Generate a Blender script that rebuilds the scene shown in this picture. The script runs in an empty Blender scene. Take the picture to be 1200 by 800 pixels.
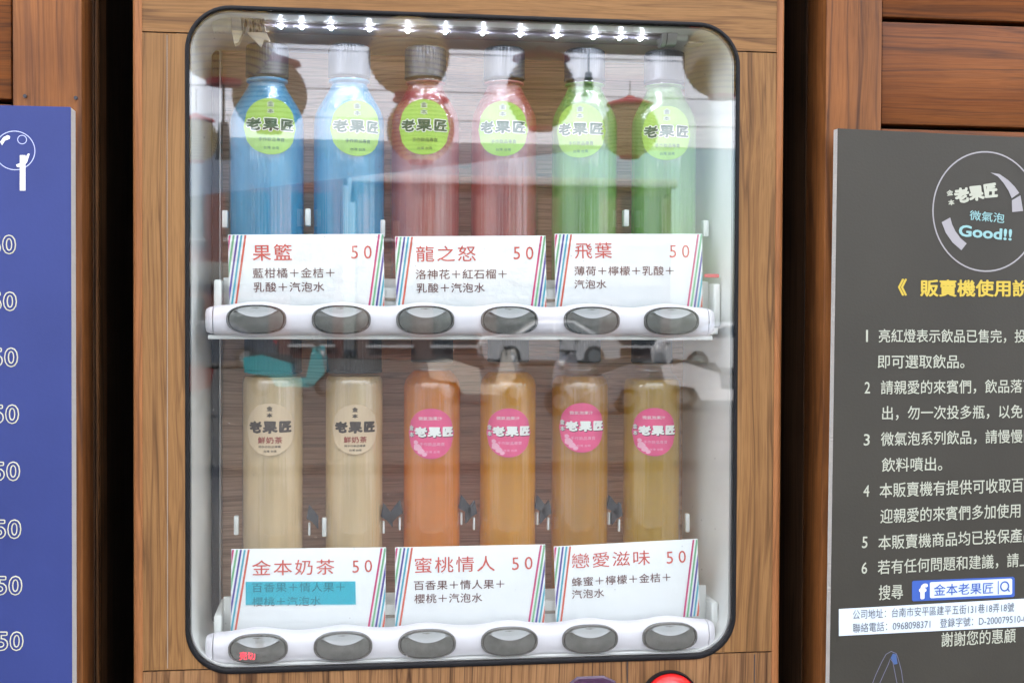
import bpy, bmesh, math, random
from mathutils import Vector, Matrix
random.seed(7)
R = math.radians
sc = bpy.context.scene
COL = sc.collection
ZC = 1.42                     # height of the display window's centre above the pavement

# ---------------------------------------------------------------- camera
CAM = Vector((-0.11547, -1.14875, 0.02283))
YAW, PITCH, ROLL, F = 0.13346, -0.019367, 0.004415, 1500.0
_f = Vector((math.sin(YAW)*math.cos(PITCH), math.cos(YAW)*math.cos(PITCH), math.sin(PITCH)))
_r0 = Vector((math.cos(YAW), -math.sin(YAW), 0)); _u0 = _r0.cross(_f)
RT = math.cos(ROLL)*_r0 + math.sin(ROLL)*_u0
UP = -math.sin(ROLL)*_r0 + math.cos(ROLL)*_u0
cd = bpy.data.cameras.new('camera'); cam = bpy.data.objects.new('camera', cd); COL.objects.link(cam)
cd.sensor_width = 36; cd.lens = F/1200*36; cd.clip_start = 0.02; cd.clip_end = 800
m = Matrix((RT, UP, -_f)).transposed().to_4x4(); m.translation = CAM + Vector((0, 0, ZC)); cam.matrix_world = m
cd.dof.use_dof = True; cd.dof.focus_distance = 1.2; cd.dof.aperture_fstop = 20
sc.camera = cam
# ---------------------------------------------------------------- world, sun, exposure
w = bpy.data.worlds.new('World'); sc.world = w; w.use_nodes = True
nt = w.node_tree; bg = nt.nodes['Background']
sky = nt.nodes.new('ShaderNodeTexSky'); sky.sky_type = 'NISHITA'; sky.sun_disc = False
SE, SR = R(56), R(-35)
sky.sun_elevation = SE; sky.sun_rotation = SR; sky.dust_density = 2.0; sky.air_density = 1.0
nt.links.new(sky.outputs[0], bg.inputs[0]); bg.inputs[1].default_value = 0.13
sd = bpy.data.lights.new('sun', 'SUN'); sd.energy = 4.6; sd.angle = R(0.5); sd.color = (1, 0.94, 0.86)
sun = bpy.data.objects.new('sun', sd); COL.objects.link(sun)
sdir = Vector((math.sin(SR)*math.cos(SE), math.cos(SR)*math.cos(SE), math.sin(SE)))
sun.rotation_euler = sdir.to_track_quat('Z', 'Y').to_euler(); sun.location = (0, -6, 9)
vs = sc.view_settings; vs.view_transform = 'Standard'; vs.look = 'None'; vs.gamma = 1; vs.use_curve_mapping = False
vs.exposure = 1.85
sc.cycles.max_bounces = 10; sc.cycles.transparent_max_bounces = 24; sc.cycles.sample_clamp_indirect = 6
sc.cycles.caustics_reflective = False; sc.cycles.caustics_refractive = False

# ---------------------------------------------------------------- pixel -> point on a plane at real depth
def ray(px, py): return _f + RT*((px-600)/F) - UP*((py-400)/F)
def at(px, py, y):
    d = ray(px, py); return CAM + d*((y-CAM.y)/d.y)
class Frame:                                    # a flat surface somewhere in the place
    def __init__(s, O, ang=0.0, tilt=0.0):      # ang turns it about the vertical, tilt rolls it in its own plane
        s.O = Vector(O); s.ang = ang; s.tilt = tilt
        U = Vector((math.cos(ang), math.sin(ang), 0)); W = Vector((0, 0, 1))
        s.U = U*math.cos(tilt) + W*math.sin(tilt); s.W = -U*math.sin(tilt) + W*math.cos(tilt)
        s.N = s.W.cross(s.U)*-1                 # towards the inside
        s.N = s.U.cross(s.W)                    # towards the viewer
    def loc(s, px, py):
        d = ray(px, py); t = (s.O-CAM).dot(s.N)/d.dot(s.N); p = CAM + d*t - s.O
        return Vector((p.dot(s.U), p.dot(s.W)))
    def matrix(s):
        return Matrix(((s.U.x, -s.N.x, s.W.x), (s.U.y, -s.N.y, s.W.y), (s.U.z, -s.N.z, s.W.z))).to_4x4()

# ---------------------------------------------------------------- builders
ROOTM = {}
def thing(name, label, cat, loc=(0, 0, 0), rot=None, group=None):
    o = bpy.data.objects.new(name, None); COL.objects.link(o); o.empty_display_size = .05
    M = Matrix.Translation(Vector(loc) + Vector((0, 0, ZC)))
    if rot is not None: M = M @ rot
    o.matrix_world = M; ROOTM[o.name] = M.inverted()
    o['label'] = label; o['category'] = cat
    if group: o['group'] = group
    return o
def root_of(o):
    while o.parent: o = o.parent
    return o
def obj(name, V, Fc, mat, parent=None, local=False, smooth=False, bevel=0, seg=2):
    me = bpy.data.meshes.new(name)
    if local: P = [Vector(v) for v in V]
    else:
        P = [Vector(v) + Vector((0, 0, ZC)) for v in V]
        if parent: I = ROOTM[root_of(parent).name]; P = [I @ p for p in P]
    me.from_pydata([tuple(p) for p in P], [], Fc); me.update()
    bm = bmesh.new(); bm.from_mesh(me)
    if bevel:
        ed = [e for e in bm.edges if len(e.link_faces) == 2 and e.calc_face_angle(0) > .7]
        bmesh.ops.bevel(bm, geom=ed, offset=bevel, segments=seg, profile=.5, affect='EDGES', clamp_overlap=True)
    bmesh.ops.recalc_face_normals(bm, faces=bm.faces)
    bm.to_mesh(me); bm.free()
    me.materials.append(mat)
    if smooth or bevel:
        for p in me.polygons: p.use_smooth = True
        if bevel or smooth == 'sharp': me.set_sharp_from_angle(angle=R(35))
    o = bpy.data.objects.new(name, me); COL.objects.link(o)
    if parent: o.parent = parent
    return o
def struct(o, kind='structure'): o['kind'] = kind; return o
def tag(o, label, cat, group=None):
    o['label'] = label; o['category'] = cat
    if group: o['group'] = group
    return o
def boxg(x0, x1, y0, y1, z0, z1):
    V = [(x, y, z) for x in (x0, x1) for y in (y0, y1) for z in (z0, z1)]
    return V, [(0, 1, 3, 2), (4, 6, 7, 5), (0, 4, 5, 1), (2, 3, 7, 6), (0, 2, 6, 4), (1, 5, 7, 3)]
def box(name, b, mat, parent=None, bevel=0, local=False, seg=2):
    V, Fc = boxg(*b); return obj(name, V, Fc, mat, parent, local=local, bevel=bevel, seg=seg)
def merge(parts):
    V, Fc = [], []
    for v, f in parts:
        n = len(V); V += list(v); Fc += [tuple(i+n for i in q) for q in f]
    return V, Fc
def prism_y(pts, y0, y1):                       # outline in x,z extruded in depth
    n = len(pts); V = [(x, y0, z) for x, z in pts] + [(x, y1, z) for x, z in pts]
    return V, [tuple(range(n)), tuple(range(2*n-1, n-1, -1))] + [(i, (i+1) % n, n+(i+1) % n, n+i) for i in range(n)]
def prism_x(pts, x0, x1):
    n = len(pts); V = [(x0, y, z) for y, z in pts] + [(x1, y, z) for y, z in pts]
    return V, [tuple(range(n)), tuple(range(2*n-1, n-1, -1))] + [(i, (i+1) % n, n+(i+1) % n, n+i) for i in range(n)]
def lathe(prof, n=40, c=(0, 0, 0), fn=None, caps=True):    # prof: (radius, z)
    V = []
    for r, z in prof:
        for k in range(n):
            a = 2*math.pi*k/n; rr = r if fn is None else fn(r, z, a)
            V.append((c[0]+rr*math.cos(a), c[1]+rr*math.sin(a), c[2]+z))
    Fc = []
    for i in range(len(prof)-1):
        for k in range(n):
            Fc.append((i*n+k, i*n+(k+1) % n, (i+1)*n+(k+1) % n, (i+1)*n+k))
    if caps and prof[0][0] > 1e-5: Fc.append(tuple(range(n-1, -1, -1)))
    if caps and prof[-1][0] > 1e-5: Fc.append(tuple((len(prof)-1)*n+k for k in range(n)))
    return V, Fc
def cyl(p0, p1, r, n=20, caps=True, r1=None):
    p0, p1 = Vector(p0), Vector(p1); d = (p1-p0).normalized(); r1 = r if r1 is None else r1
    a = d.orthogonal().normalized(); b = d.cross(a)
    V = [tuple(p + (a*math.cos(2*math.pi*k/n)+b*math.sin(2*math.pi*k/n))*q) for p, q in ((p0, r), (p1, r1)) for k in range(n)]
    Fc = [(k, (k+1) % n, n+(k+1) % n, n+k) for k in range(n)]
    if caps: Fc += [tuple(range(n-1, -1, -1)), tuple(range(n, 2*n))]
    return V, Fc
def tube(pts, r, n=8):
    return merge([cyl(pts[i], pts[i+1], r, n) for i in range(len(pts)-1)])
def rrect(x0, x1, z0, z1, rad, n=10):           # from the top-left corner, clockwise seen from the front
    P = []
    for cx, cz, a0 in ((x0+rad, z1-rad, 180), (x1-rad, z1-rad, 90), (x1-rad, z0+rad, 0), (x0+rad, z0+rad, -90)):
        for k in range(n+1):
            a = R(a0 - 90*k/n); P.append((cx+rad*math.cos(a), cz+rad*math.sin(a)))
    return P

# ---------------------------------------------------------------- materials
def newmat(name):
    mt = bpy.data.materials.new(name); mt.use_nodes = True
    N = mt.node_tree.nodes; return mt, N, mt.node_tree.links, N['Principled BSDF']
def plain(name, col, rough=.5, metal=0, bump=0, bscale=200, var=0, vscale=8, coat=0, emit=0, spec=.5, ecol=None):
    mt, N, L, b = newmat(name)
    b.inputs['Base Color'].default_value = (*col, 1); b.inputs['Roughness'].default_value = rough
    b.inputs['Metallic'].default_value = metal; b.inputs['Coat Weight'].default_value = coat
    b.inputs['Specular IOR Level'].default_value = spec
    tc = N.new('ShaderNodeTexCoord')
    if emit:
        b.inputs['Emission Color'].default_value = (*(ecol or col), 1); b.inputs['Emission Strength'].default_value = emit
    if var:
        n = N.new('ShaderNodeTexNoise'); n.inputs['Scale'].default_value = vscale; n.inputs['Detail'].default_value = 6
        L.new(tc.outputs['Object'], n.inputs['Vector'])
        r = N.new('ShaderNodeValToRGB'); r.color_ramp.elements[0].position = .3; r.color_ramp.elements[1].position = .72
        r.color_ramp.elements[0].color = (*[c*(1-var) for c in col], 1); r.color_ramp.elements[1].color = (*[min(1, c*(1+var*.5)) for c in col], 1)
        L.new(n.outputs[0], r.inputs[0]); L.new(r.outputs[0], b.inputs['Base Color'])
        mr = N.new('ShaderNodeMapRange'); mr.inputs[3].default_value = rough*.8; mr.inputs[4].default_value = min(1, rough*1.25)
        L.new(n.outputs[0], mr.inputs[0]); L.new(mr.outputs[0], b.inputs['Roughness'])
    if bump:
        n = N.new('ShaderNodeTexNoise'); n.inputs['Scale'].default_value = bscale; n.inputs['Detail'].default_value = 4
        L.new(tc.outputs['Object'], n.inputs['Vector'])
        bp = N.new('ShaderNodeBump'); bp.inputs['Strength'].default_value = bump; bp.inputs['Distance'].default_value = .002
        L.new(n.outputs[0], bp.inputs['Height']); L.new(bp.outputs[0], b.inputs['Normal'])
    return mt
def wood(name, light, mid, dark, axis, rough=.45, across=140, fine=900, lines=.55, seed=0, blot=.12):
    """axis: 0 grain along x, 2 grain along z.  Broad figure + dark pores + fine fibre, all along the axis."""
    mt, N, L, b = newmat(name)
    tc = N.new('ShaderNodeTexCoord'); oi = N.new('ShaderNodeObjectInfo')
    off = N.new('ShaderNodeVectorMath'); off.operation = 'MULTIPLY_ADD'
    comb = N.new('ShaderNodeCombineXYZ')
    for i in range(3): L.new(oi.outputs['Random'], comb.inputs[i])
    L.new(comb.outputs[0], off.inputs[0]); off.inputs[1].default_value = (3.1, 2.3, 4.7); L.new(tc.outputs['Object'], off.inputs[2])
    # wandering of the grain
    wn = N.new('ShaderNodeTexNoise'); wn.inputs['Scale'].default_value = 1; wn.inputs['Detail'].default_value = 2
    wm = N.new('ShaderNodeMapping'); ws = [9, 9, 9]; ws[axis] = 3.2; wm.inputs['Scale'].default_value = ws
    L.new(off.outputs[0], wm.inputs[0]); L.new(wm.outputs[0], wn.inputs['Vector'])
    wa = N.new('ShaderNodeVectorMath'); wa.operation = 'MULTIPLY_ADD'; wa.inputs[1].default_value = (.022, .022, .022)
    L.new(wn.outputs['Color'], wa.inputs[0]); L.new(off.outputs[0], wa.inputs[2])
    def noise(a, along, det=3, rr=.5, dis=0):
        mp = N.new('ShaderNodeMapping'); s = [a, a, a]; s[axis] = along; mp.inputs['Scale'].default_value = s
        mp.inputs['Location'].default_value = (seed*1.7, seed*.9, seed*2.3)
        L.new(wa.outputs[0], mp.inputs[0])
        n = N.new('ShaderNodeTexNoise'); n.inputs['Scale'].default_value = 1; n.inputs['Detail'].default_value = det
        n.inputs['Roughness'].default_value = rr; n.inputs['Distortion'].default_value = dis
        L.new(mp.outputs[0], n.inputs['Vector']); return n.outputs[0]
    def ramp(v, stops):
        r = N.new('ShaderNodeValToRGB'); e = r.color_ramp.elements
        while len(e) < len(stops): e.new(.5)
        for q, (p, c) in zip(e, stops): q.position = p; q.color = (*c, 1) if len(c) == 3 else c
        L.new(v, r.inputs[0]); return r.outputs[0]
    def mul(a, c, fac):
        mx = N.new('ShaderNodeMix'); mx.data_type = 'RGBA'; mx.blend_type = 'MULTIPLY'; mx.inputs[0].default_value = fac
        L.new(a, mx.inputs[6]); L.new(c, mx.inputs[7]); return mx.outputs[2]
    base = ramp(noise(across*.16, 1.2, 5, .6, .4), [(.32, mid), (.66, light)])
    g = (1, 1, 1); d = tuple(x/max(1e-3, y) for x, y in zip(dark, mid))
    c = base
    for fr_, wd, st in ((across*.30, .022, 1.0), (across*.62, .03, .75)):
        l0 = noise(fr_, .9, 1, .4)
        sb = N.new('ShaderNodeMath'); sb.operation = 'SUBTRACT'; sb.inputs[1].default_value = .5; L.new(l0, sb.inputs[0])
        ab = N.new('ShaderNodeMath'); ab.operation = 'ABSOLUTE'; L.new(sb.outputs[0], ab.inputs[0])
        c = mul(c, ramp(ab.outputs[0], [(0, d), (wd, g)]), lines*st)
    l1 = noise(across, 1.6, 2, .5)
    c = mul(c, ramp(l1, [(.30, d), (.42, g)]), lines*.6)
    l2 = noise(across*2.6, 5, 3, .6)
    c = mul(c, ramp(l2, [(.30, d), (.5, g)]), lines*.6)
    l3 = noise(fine, 25, 2, .6)
    c = mul(c, ramp(l3, [(.3, (.62, .58, .52)), (.6, g)]), .55)
    bl = N.new('ShaderNodeTexNoise'); bl.inputs['Scale'].default_value = 9; bl.inputs['Detail'].default_value = 5
    L.new(off.outputs[0], bl.inputs['Vector'])
    c = mul(c, ramp(bl.outputs[0], [(.3, (.55, .5, .45)), (.62, g)]), blot)
    L.new(c, b.inputs['Base Color']); b.inputs['Specular IOR Level'].default_value = .22
    mr = N.new('ShaderNodeMapRange'); mr.inputs[3].default_value = rough*1.3; mr.inputs[4].default_value = rough*.85
    L.new(l2, mr.inputs[0]); L.new(mr.outputs[0], b.inputs['Roughness'])
    bp = N.new('ShaderNodeBump'); bp.inputs['Strength'].default_value = .25; bp.inputs['Distance'].default_value = .0006
    L.new(l2, bp.inputs['Height']); bp2 = N.new('ShaderNodeBump'); bp2.inputs['Strength'].default_value = .2; bp2.inputs['Distance'].default_value = .0003
    L.new(l3, bp2.inputs['Height']); L.new(bp.outputs[0], bp2.inputs['Normal']); L.new(bp2.outputs[0], b.inputs['Normal'])
    return mt
def clear(name, ior, rough=.02, tint=(1, 1, 1), streak=0, gloss=(1, 1, 1)):
    """Clear sheet or shell: mirror part by Fresnel on outward faces, the rest lets light straight through."""
    mt, N, L, b = newmat(name); N.remove(b)
    out = N['Material Output']
    g = N.new('ShaderNodeBsdfGlossy'); g.inputs['Roughness'].default_value = rough; g.inputs['Color'].default_value = (*gloss, 1)
    t = N.new('ShaderNodeBsdfTransparent'); t.inputs['Color'].default_value = (*tint, 1)
    fr = N.new('ShaderNodeFresnel'); fr.inputs['IOR'].default_value = ior
    ge = N.new('ShaderNodeNewGeometry')
    inv = N.new('ShaderNodeMath'); inv.operation = 'SUBTRACT'; inv.inputs[0].default_value = 1; L.new(ge.outputs['Backfacing'], inv.inputs[1])
    mu = N.new('ShaderNodeMath'); mu.operation = 'MULTIPLY'; L.new(fr.outputs[0], mu.inputs[0]); L.new(inv.outputs[0], mu.inputs[1])
    mx = N.new('ShaderNodeMixShader'); L.new(mu.outputs[0], mx.inputs[0]); L.new(t.outputs[0], mx.inputs[1]); L.new(g.outputs[0], mx.inputs[2])
    L.new(mx.outputs[0], out.inputs[0])
    if streak:
        tc = N.new('ShaderNodeTexCoord'); mp = N.new('ShaderNodeMapping'); mp.inputs['Scale'].default_value = (330, 330, 2)
        L.new(tc.outputs['Object'], mp.inputs[0])
        n = N.new('ShaderNodeTexNoise'); n.inputs['Scale'].default_value = 1; n.inputs['Detail'].default_value = 2
        L.new(mp.outputs[0], n.inputs['Vector'])
        bp = N.new('ShaderNodeBump'); bp.inputs['Strength'].default_value = streak; bp.inputs['Distance'].default_value = .002
        L.new(n.outputs[0], bp.inputs['Height']); L.new(bp.outputs[0], g.inputs['Normal']); L.new(bp.outputs[0], fr.inputs['Normal'])
    return mt
def liquid(name, col, tint, dens):
    mt, N, L, b = newmat(name); out = N['Material Output']
    b.inputs['Roughness'].default_value = .35; b.inputs['Base Color'].default_value = (*col, 1); b.inputs['Specular IOR Level'].default_value = .05
    tc = N.new('ShaderNodeTexCoord'); n = N.new('ShaderNodeTexNoise'); n.inputs['Scale'].default_value = 1; n.inputs['Detail'].default_value = 3
    mp = N.new('ShaderNodeMapping'); mp.inputs['Scale'].default_value = (60, 60, 5); L.new(tc.outputs['Object'], mp.inputs[0]); L.new(mp.outputs[0], n.inputs['Vector'])
    r = N.new('ShaderNodeValToRGB'); r.color_ramp.elements[0].position = .3; r.color_ramp.elements[1].position = .7
    r.color_ramp.elements[0].color = (*[c*.78 for c in col], 1); r.color_ramp.elements[1].color = (*[min(1, c*1.12) for c in col], 1)
    L.new(n.outputs[0], r.inputs[0]); L.new(r.outputs[0], b.inputs['Base Color'])
    tl = N.new('ShaderNodeBsdfTranslucent'); L.new(r.outputs[0], tl.inputs[0])
    m1 = N.new('ShaderNodeMixShader'); m1.inputs[0].default_value = .35; L.new(b.outputs[0], m1.inputs[1]); L.new(tl.outputs[0], m1.inputs[2])
    t = N.new('ShaderNodeBsdfTransparent'); t.inputs[0].default_value = (*tint, 1)
    mx = N.new('ShaderNodeMixShader'); mx.inputs[0].default_value = dens
    L.new(t.outputs[0], mx.inputs[1]); L.new(m1.outputs[0], mx.inputs[2]); L.new(mx.outputs[0], out.inputs[0])
    return mt
def canopy_mat():
    mt, N, L, b = newmat('white_canopy_sheet'); out = N['Material Output']
    b.inputs['Base Color'].default_value = (.85, .87, .9, 1); b.inputs['Roughness'].default_value = .6
    tl = N.new('ShaderNodeBsdfTranslucent'); tl.inputs[0].default_value = (.80, .85, .93, 1)
    tc = N.new('ShaderNodeTexCoord'); n = N.new('ShaderNodeTexNoise'); n.inputs['Scale'].default_value = 1.3; n.inputs['Detail'].default_value = 5
    L.new(tc.outputs['Object'], n.inputs['Vector'])
    r = N.new('ShaderNodeValToRGB'); r.color_ramp.elements[0].position = .3; r.color_ramp.elements[1].position = .7
    r.color_ramp.elements[0].color = (.66, .70, .78, 1); r.color_ramp.elements[1].color = (.88, .90, .94, 1)
    L.new(n.outputs[0], r.inputs[0]); L.new(r.outputs[0], tl.inputs[0])
    mx = N.new('ShaderNodeMixShader'); mx.inputs[0].default_value = .8
    L.new(b.outputs[0], mx.inputs[1]); L.new(tl.outputs[0], mx.inputs[2])
    ge = N.new('ShaderNodeNewGeometry'); tr = N.new('ShaderNodeBsdfTransparent'); m2 = N.new('ShaderNodeMixShader')   # a thin sheet: the light is scattered once
    L.new(ge.outputs['Backfacing'], m2.inputs[0]); L.new(mx.outputs[0], m2.inputs[1]); L.new(tr.outputs[0], m2.inputs[2]); L.new(m2.outputs[0], out.inputs[0]); return mt

LAM = ((.31, .165, .062), (.255, .13, .047), (.085, .038, .015))
M_lamv = wood('laminate_vertical_grain', *LAM, 2, rough=.42, across=190, lines=.62)
M_lamh = wood('laminate_horizontal_grain', *LAM, 0, rough=.42, across=190, lines=.6, seed=2)
M_lamb = wood('laminate_lower_panel', (.32, .172, .076), (.24, .122, .05), (.06, .026, .012), 2, rough=.42, across=190, lines=.9, seed=5)
M_lamedge = wood('laminate_rounded_edge', (.36, .15, .055), (.30, .12, .045), (.12, .05, .02), 2, rough=.35, seed=3)
M_post = wood('stained_timber_post', (.305, .116, .034), (.195, .074, .02), (.07, .028, .012), 2, rough=.4, across=110, lines=.7, seed=4, blot=.55)
M_panel = wood('stained_timber_panel', (.255, .088, .022), (.16, .05, .013), (.05, .02, .01), 0, rough=.38, across=150, lines=.7, seed=6, blot=.6)
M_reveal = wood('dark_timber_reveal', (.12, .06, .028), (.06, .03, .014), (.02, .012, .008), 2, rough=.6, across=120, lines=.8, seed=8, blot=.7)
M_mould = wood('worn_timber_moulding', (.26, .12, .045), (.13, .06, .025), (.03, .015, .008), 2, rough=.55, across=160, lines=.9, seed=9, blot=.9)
M_back = wood('brown_printed_back_panel', (.76, .50, .34), (.62, .39, .26), (.30, .18, .115), 0, rough=.5, across=260, lines=.7, seed=11, blot=.1)
M_black = plain('black_gap', (.006, .006, .007), .8)
M_rubber = plain('black_rubber', (.006, .006, .007), .6, bump=.1, bscale=300, spec=.25)
M_liner = plain('off_white_liner', (.82, .82, .79), .42, var=.10, vscale=14, bump=.05, bscale=60)
M_white = plain('white_plastic', (.72, .69, .74), .30, var=.05, vscale=20)
M_tray = plain('white_shelf_plastic', (.74, .75, .73), .4, var=.07, vscale=25)
M_seam = plain('dark_seam', (.03, .03, .035), .6)
M_grime = plain('grey_brown_grime', (.3, .25, .2), .8)
M_glass = clear('window_glass', 2.15, .012, (.97, .985, .975))
def dusty(mt):
    N = mt.node_tree.nodes; L = mt.node_tree.links; out = N['Material Output']; old = out.inputs[0].links[0].from_socket
    tc = N.new('ShaderNodeTexCoord'); mp = N.new('ShaderNodeMapping'); mp.inputs['Scale'].default_value = (9, 9, 5); mp.inputs['Rotation'].default_value = (0, .5, 0); L.new(tc.outputs['Object'], mp.inputs[0])
    n = N.new('ShaderNodeTexNoise'); n.inputs['Scale'].default_value = 1; n.inputs['Detail'].default_value = 8; n.inputs['Roughness'].default_value = .7; n.inputs['Distortion'].default_value = 1.2; L.new(mp.outputs[0], n.inputs['Vector'])
    r = N.new('ShaderNodeMapRange'); r.inputs[1].default_value = .42; r.inputs[2].default_value = .75; r.inputs[3].default_value = 0; r.inputs[4].default_value = .03; L.new(n.outputs[0], r.inputs[0])
    v = N.new('ShaderNodeTexVoronoi'); v.inputs['Scale'].default_value = 75; L.new(tc.outputs['Object'], v.inputs['Vector'])
    sp = N.new('ShaderNodeMath'); sp.operation = 'LESS_THAN'; sp.inputs[1].default_value = .045; L.new(v.outputs['Distance'], sp.inputs[0])
    sm = N.new('ShaderNodeMath'); sm.operation = 'MULTIPLY_ADD'; sm.inputs[1].default_value = .30; L.new(sp.outputs[0], sm.inputs[0]); L.new(r.outputs[0], sm.inputs[2])
    ge = N.new('ShaderNodeNewGeometry'); iv = N.new('ShaderNodeMath'); iv.operation = 'SUBTRACT'; iv.inputs[0].default_value = 1; L.new(ge.outputs['Backfacing'], iv.inputs[1])
    mu = N.new('ShaderNodeMath'); mu.operation = 'MULTIPLY'; L.new(sm.outputs[0], mu.inputs[0]); L.new(iv.outputs[0], mu.inputs[1])
    d = N.new('ShaderNodeBsdfDiffuse'); d.inputs[0].default_value = (.6, .58, .54, 1)
    mx = N.new('ShaderNodeMixShader'); L.new(mu.outputs[0], mx.inputs[0]); L.new(old, mx.inputs[1]); L.new(d.outputs[0], mx.inputs[2]); L.new(mx.outputs[0], out.inputs[0])
dusty(M_glass)
M_pet = clear('clear_bottle_plastic', 2.0, .045, (.98, .985, .985), streak=.5)
M_tubeplastic = clear('clear_tube_plastic', 1.7, .12, (.80, .79, .80), streak=0)
M_cap = plain('charcoal_cap', (.012, .015, .018), .5, var=.2, vscale=40)
M_capu = plain('smoky_cap', (.035, .042, .05), .4, var=.2, vscale=40)
M_card = plain('white_card', (.80, .82, .83), .5, bump=.12, bscale=90, var=.03, vscale=30)
M_cardcrumple = plain('laminated_white_card', (.80, .82, .82), .28, bump=.6, bscale=70, var=.03, vscale=30)
M_redink = plain('coral_red_ink', (.60, .085, .06), .6)
M_brownink = plain('brown_ink', (.13, .05, .045), .6)
M_mag = plain('magenta_stripe', (.55, .045, .17), .55); M_grn = plain('green_stripe', (.16, .43, .22), .55)
M_nav = plain('violet_blue_stripe', (.085, .06, .30), .55); M_tea = plain('teal_stripe', (.06, .36, .46), .55); M_org = plain('orange_red_stripe', (.58, .10, .06), .55)
M_tape = clear('cyan_tape_gloss', 1.5, .3, (.15, .72, .82))
M_steel = plain('brushed_steel', (.45, .45, .45), .32, metal=1)
M_btnrim = plain('grey_button_rim', (.16, .15, .14), .25, metal=.7)
M_btn = plain('smoked_grey_button', (.11, .11, .10), .10, coat=.6, var=.25, vscale=120)
M_btntop = plain('button_bevel_highlight', (.22, .23, .23), .12, coat=1.0)
M_ledoff = plain('dull_led_window', (.27, .20, .16), .3)
M_redled = plain('red_led_lettering', (.6, .02, .04), .5, emit=.9, ecol=(1, .02, .05))
M_led = plain('white_led', (.8, .85, 1), .3, emit=75, ecol=(.80, .86, 1))
M_pcb = plain('led_strip_board', (.50, .47, .54), .8, spec=.1)
M_greensticker = plain('green_sticker', (.31, .54, .075), .45, var=.12, vscale=30)
M_pinksticker = plain('pink_sticker', (.78, .09, .24), .45, var=.12, vscale=50)
M_creamsticker = plain('cream_sticker', (.66, .50, .33), .45, var=.05, vscale=30)
M_dkgreenink = plain('dark_green_ink', (.018, .085, .04), .6); M_paleink = plain('pale_outline_ink', (.72, .80, .62), .6)
M_whiteink = plain('white_ink', (.85, .85, .82), .6); M_blackink = plain('black_ink', (.02, .02, .02), .6)
M_teaink = plain('dark_brown_ink', (.055, .038, .03), .6); M_rustink = plain('rust_ink', (.28, .045, .03), .6)
M_pinkpale = plain('pale_pink_ink', (.85, .42, .55), .6)
M_blueboard = plain('blue_sign_face', (.032, .047, .175), .5, spec=.2, var=.16, vscale=6, bump=.05, bscale=300)
M_greyboard = plain('charcoal_sign_face', (.046, .043, .034), .55, spec=.2, var=.2, vscale=5, bump=.08, bscale=400)
M_foam = plain('white_board_core', (.55, .54, .50), .8, bump=.9, bscale=500)
M_creamink = plain('cream_lettering', (.62, .60, .44), .55); M_paleline = plain('pale_blue_line', (.50, .55, .80), .5)
M_signtext = plain('pale_green_grey_lettering', (.44, .46, .37), .55); M_yellowink = plain('yellow_lettering', (.55, .41, .045), .55)
M_cyanink = plain('pale_cyan_lettering', (.25, .46, .46), .55); M_greyink = plain('light_grey_print', (.32, .31, .32), .55)
M_fb = plain('blue_badge', (.035, .10, .40), .45); M_paperstrip = plain('pale_paper_strip', (.62, .71, .78), .6, var=.04, vscale=30)
M_darkink = plain('grey_ink', (.10, .11, .12), .6); M_strawblue = plain('blue_straw_print', (.05, .10, .25), .5); M_strawline = plain('straw_outline_print', (.13, .13, .19), .5)
M_red = plain('glossy_red_plastic', (.75, .02, .02), .18, coat=.7)
M_purple = plain('dark_purple_plastic', (.05, .018, .05), .25, coat=.4)
M_liq = {
 'blue': liquid('blue_drink', (.04, .42, .72), (.20, .62, .85), .72),
 'rose': liquid('rose_drink', (.66, .20, .17), (.85, .45, .40), .5),
 'green': liquid('green_drink', (.30, .58, .16), (.60, .82, .42), .6),
 'tea': liquid('milk_tea', (.80, .60, .34), (.5, .4, .3), 1.0),
 'orange': liquid('orange_juice', (.92, .30, .025), (.9, .42, .08), .80),
 'amber': liquid('amber_juice', (.92, .43, .015), (.92, .60, .14), .74),
 'honey': liquid('honey_juice', (.74, .37, .02), (.92, .66, .20), .66),
 'yellow': liquid('pale_yellow_juice', (.80, .52, .06), (.95, .78, .34), .60)}

# ---------------------------------------------------------------- lettering
_dg = None; _tcache = {}
def glyphs(s, off=0.0, space=1.0, shear=0.0, res=3):
    key = (s, off, space, shear, res)
    if key in _tcache: return _tcache[key]
    c = bpy.data.curves.new('t', 'FONT'); c.body = s; c.space_character = space; c.shear = shear; c.resolution_u = res; c.fill_mode = 'FRONT'
    o = bpy.data.objects.new('t', c); COL.objects.link(o)
    dg = bpy.context.evaluated_depsgraph_get(); dg.update()
    me = bpy.data.meshes.new_from_object(o.evaluated_get(dg))
    V = [(v.co.x, v.co.y) for v in me.vertices]; Fc = [tuple(p.vertices) for p in me.polygons]
    bpy.data.objects.remove(o); bpy.data.curves.remove(c); bpy.data.meshes.remove(me)
    if s == '老果匠':                             # brush-like, uneven strokes
        V = [(x+.030*math.sin(7*y+4*x)+.012*math.sin(23*y), y+.030*math.sin(6*x+1)+.014*math.sin(19*x+3*y)) for x, y in V]
    if off > 0:                                  # heavier strokes: copies shifted round a small circle
        n = 3 if off < .012 else (5 if off < .03 else 9); V0, F0 = V, Fc; V, Fc = [], []
        for k in range(n):
            a = 2*math.pi*k/n + .4; b = len(V); V += [(x+off*math.cos(a), y+off*math.sin(a)) for x, y in V0]; Fc += [tuple(i+b for i in f) for f in F0]
        LAY[(s, off, space, shear, res)] = (n, len(V0))
    _tcache[key] = (V, Fc); return V, Fc
LAY = {}
def layer(i, key):                               # each copy lies a hair above the one below
    if key not in LAY: return 0.0
    return (i // LAY[key][1]) * 1.2e-5
def ink(V):
    xs = [v[0] for v in V]; ys = [v[1] for v in V]; return min(xs), max(xs), min(ys), max(ys)
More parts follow.
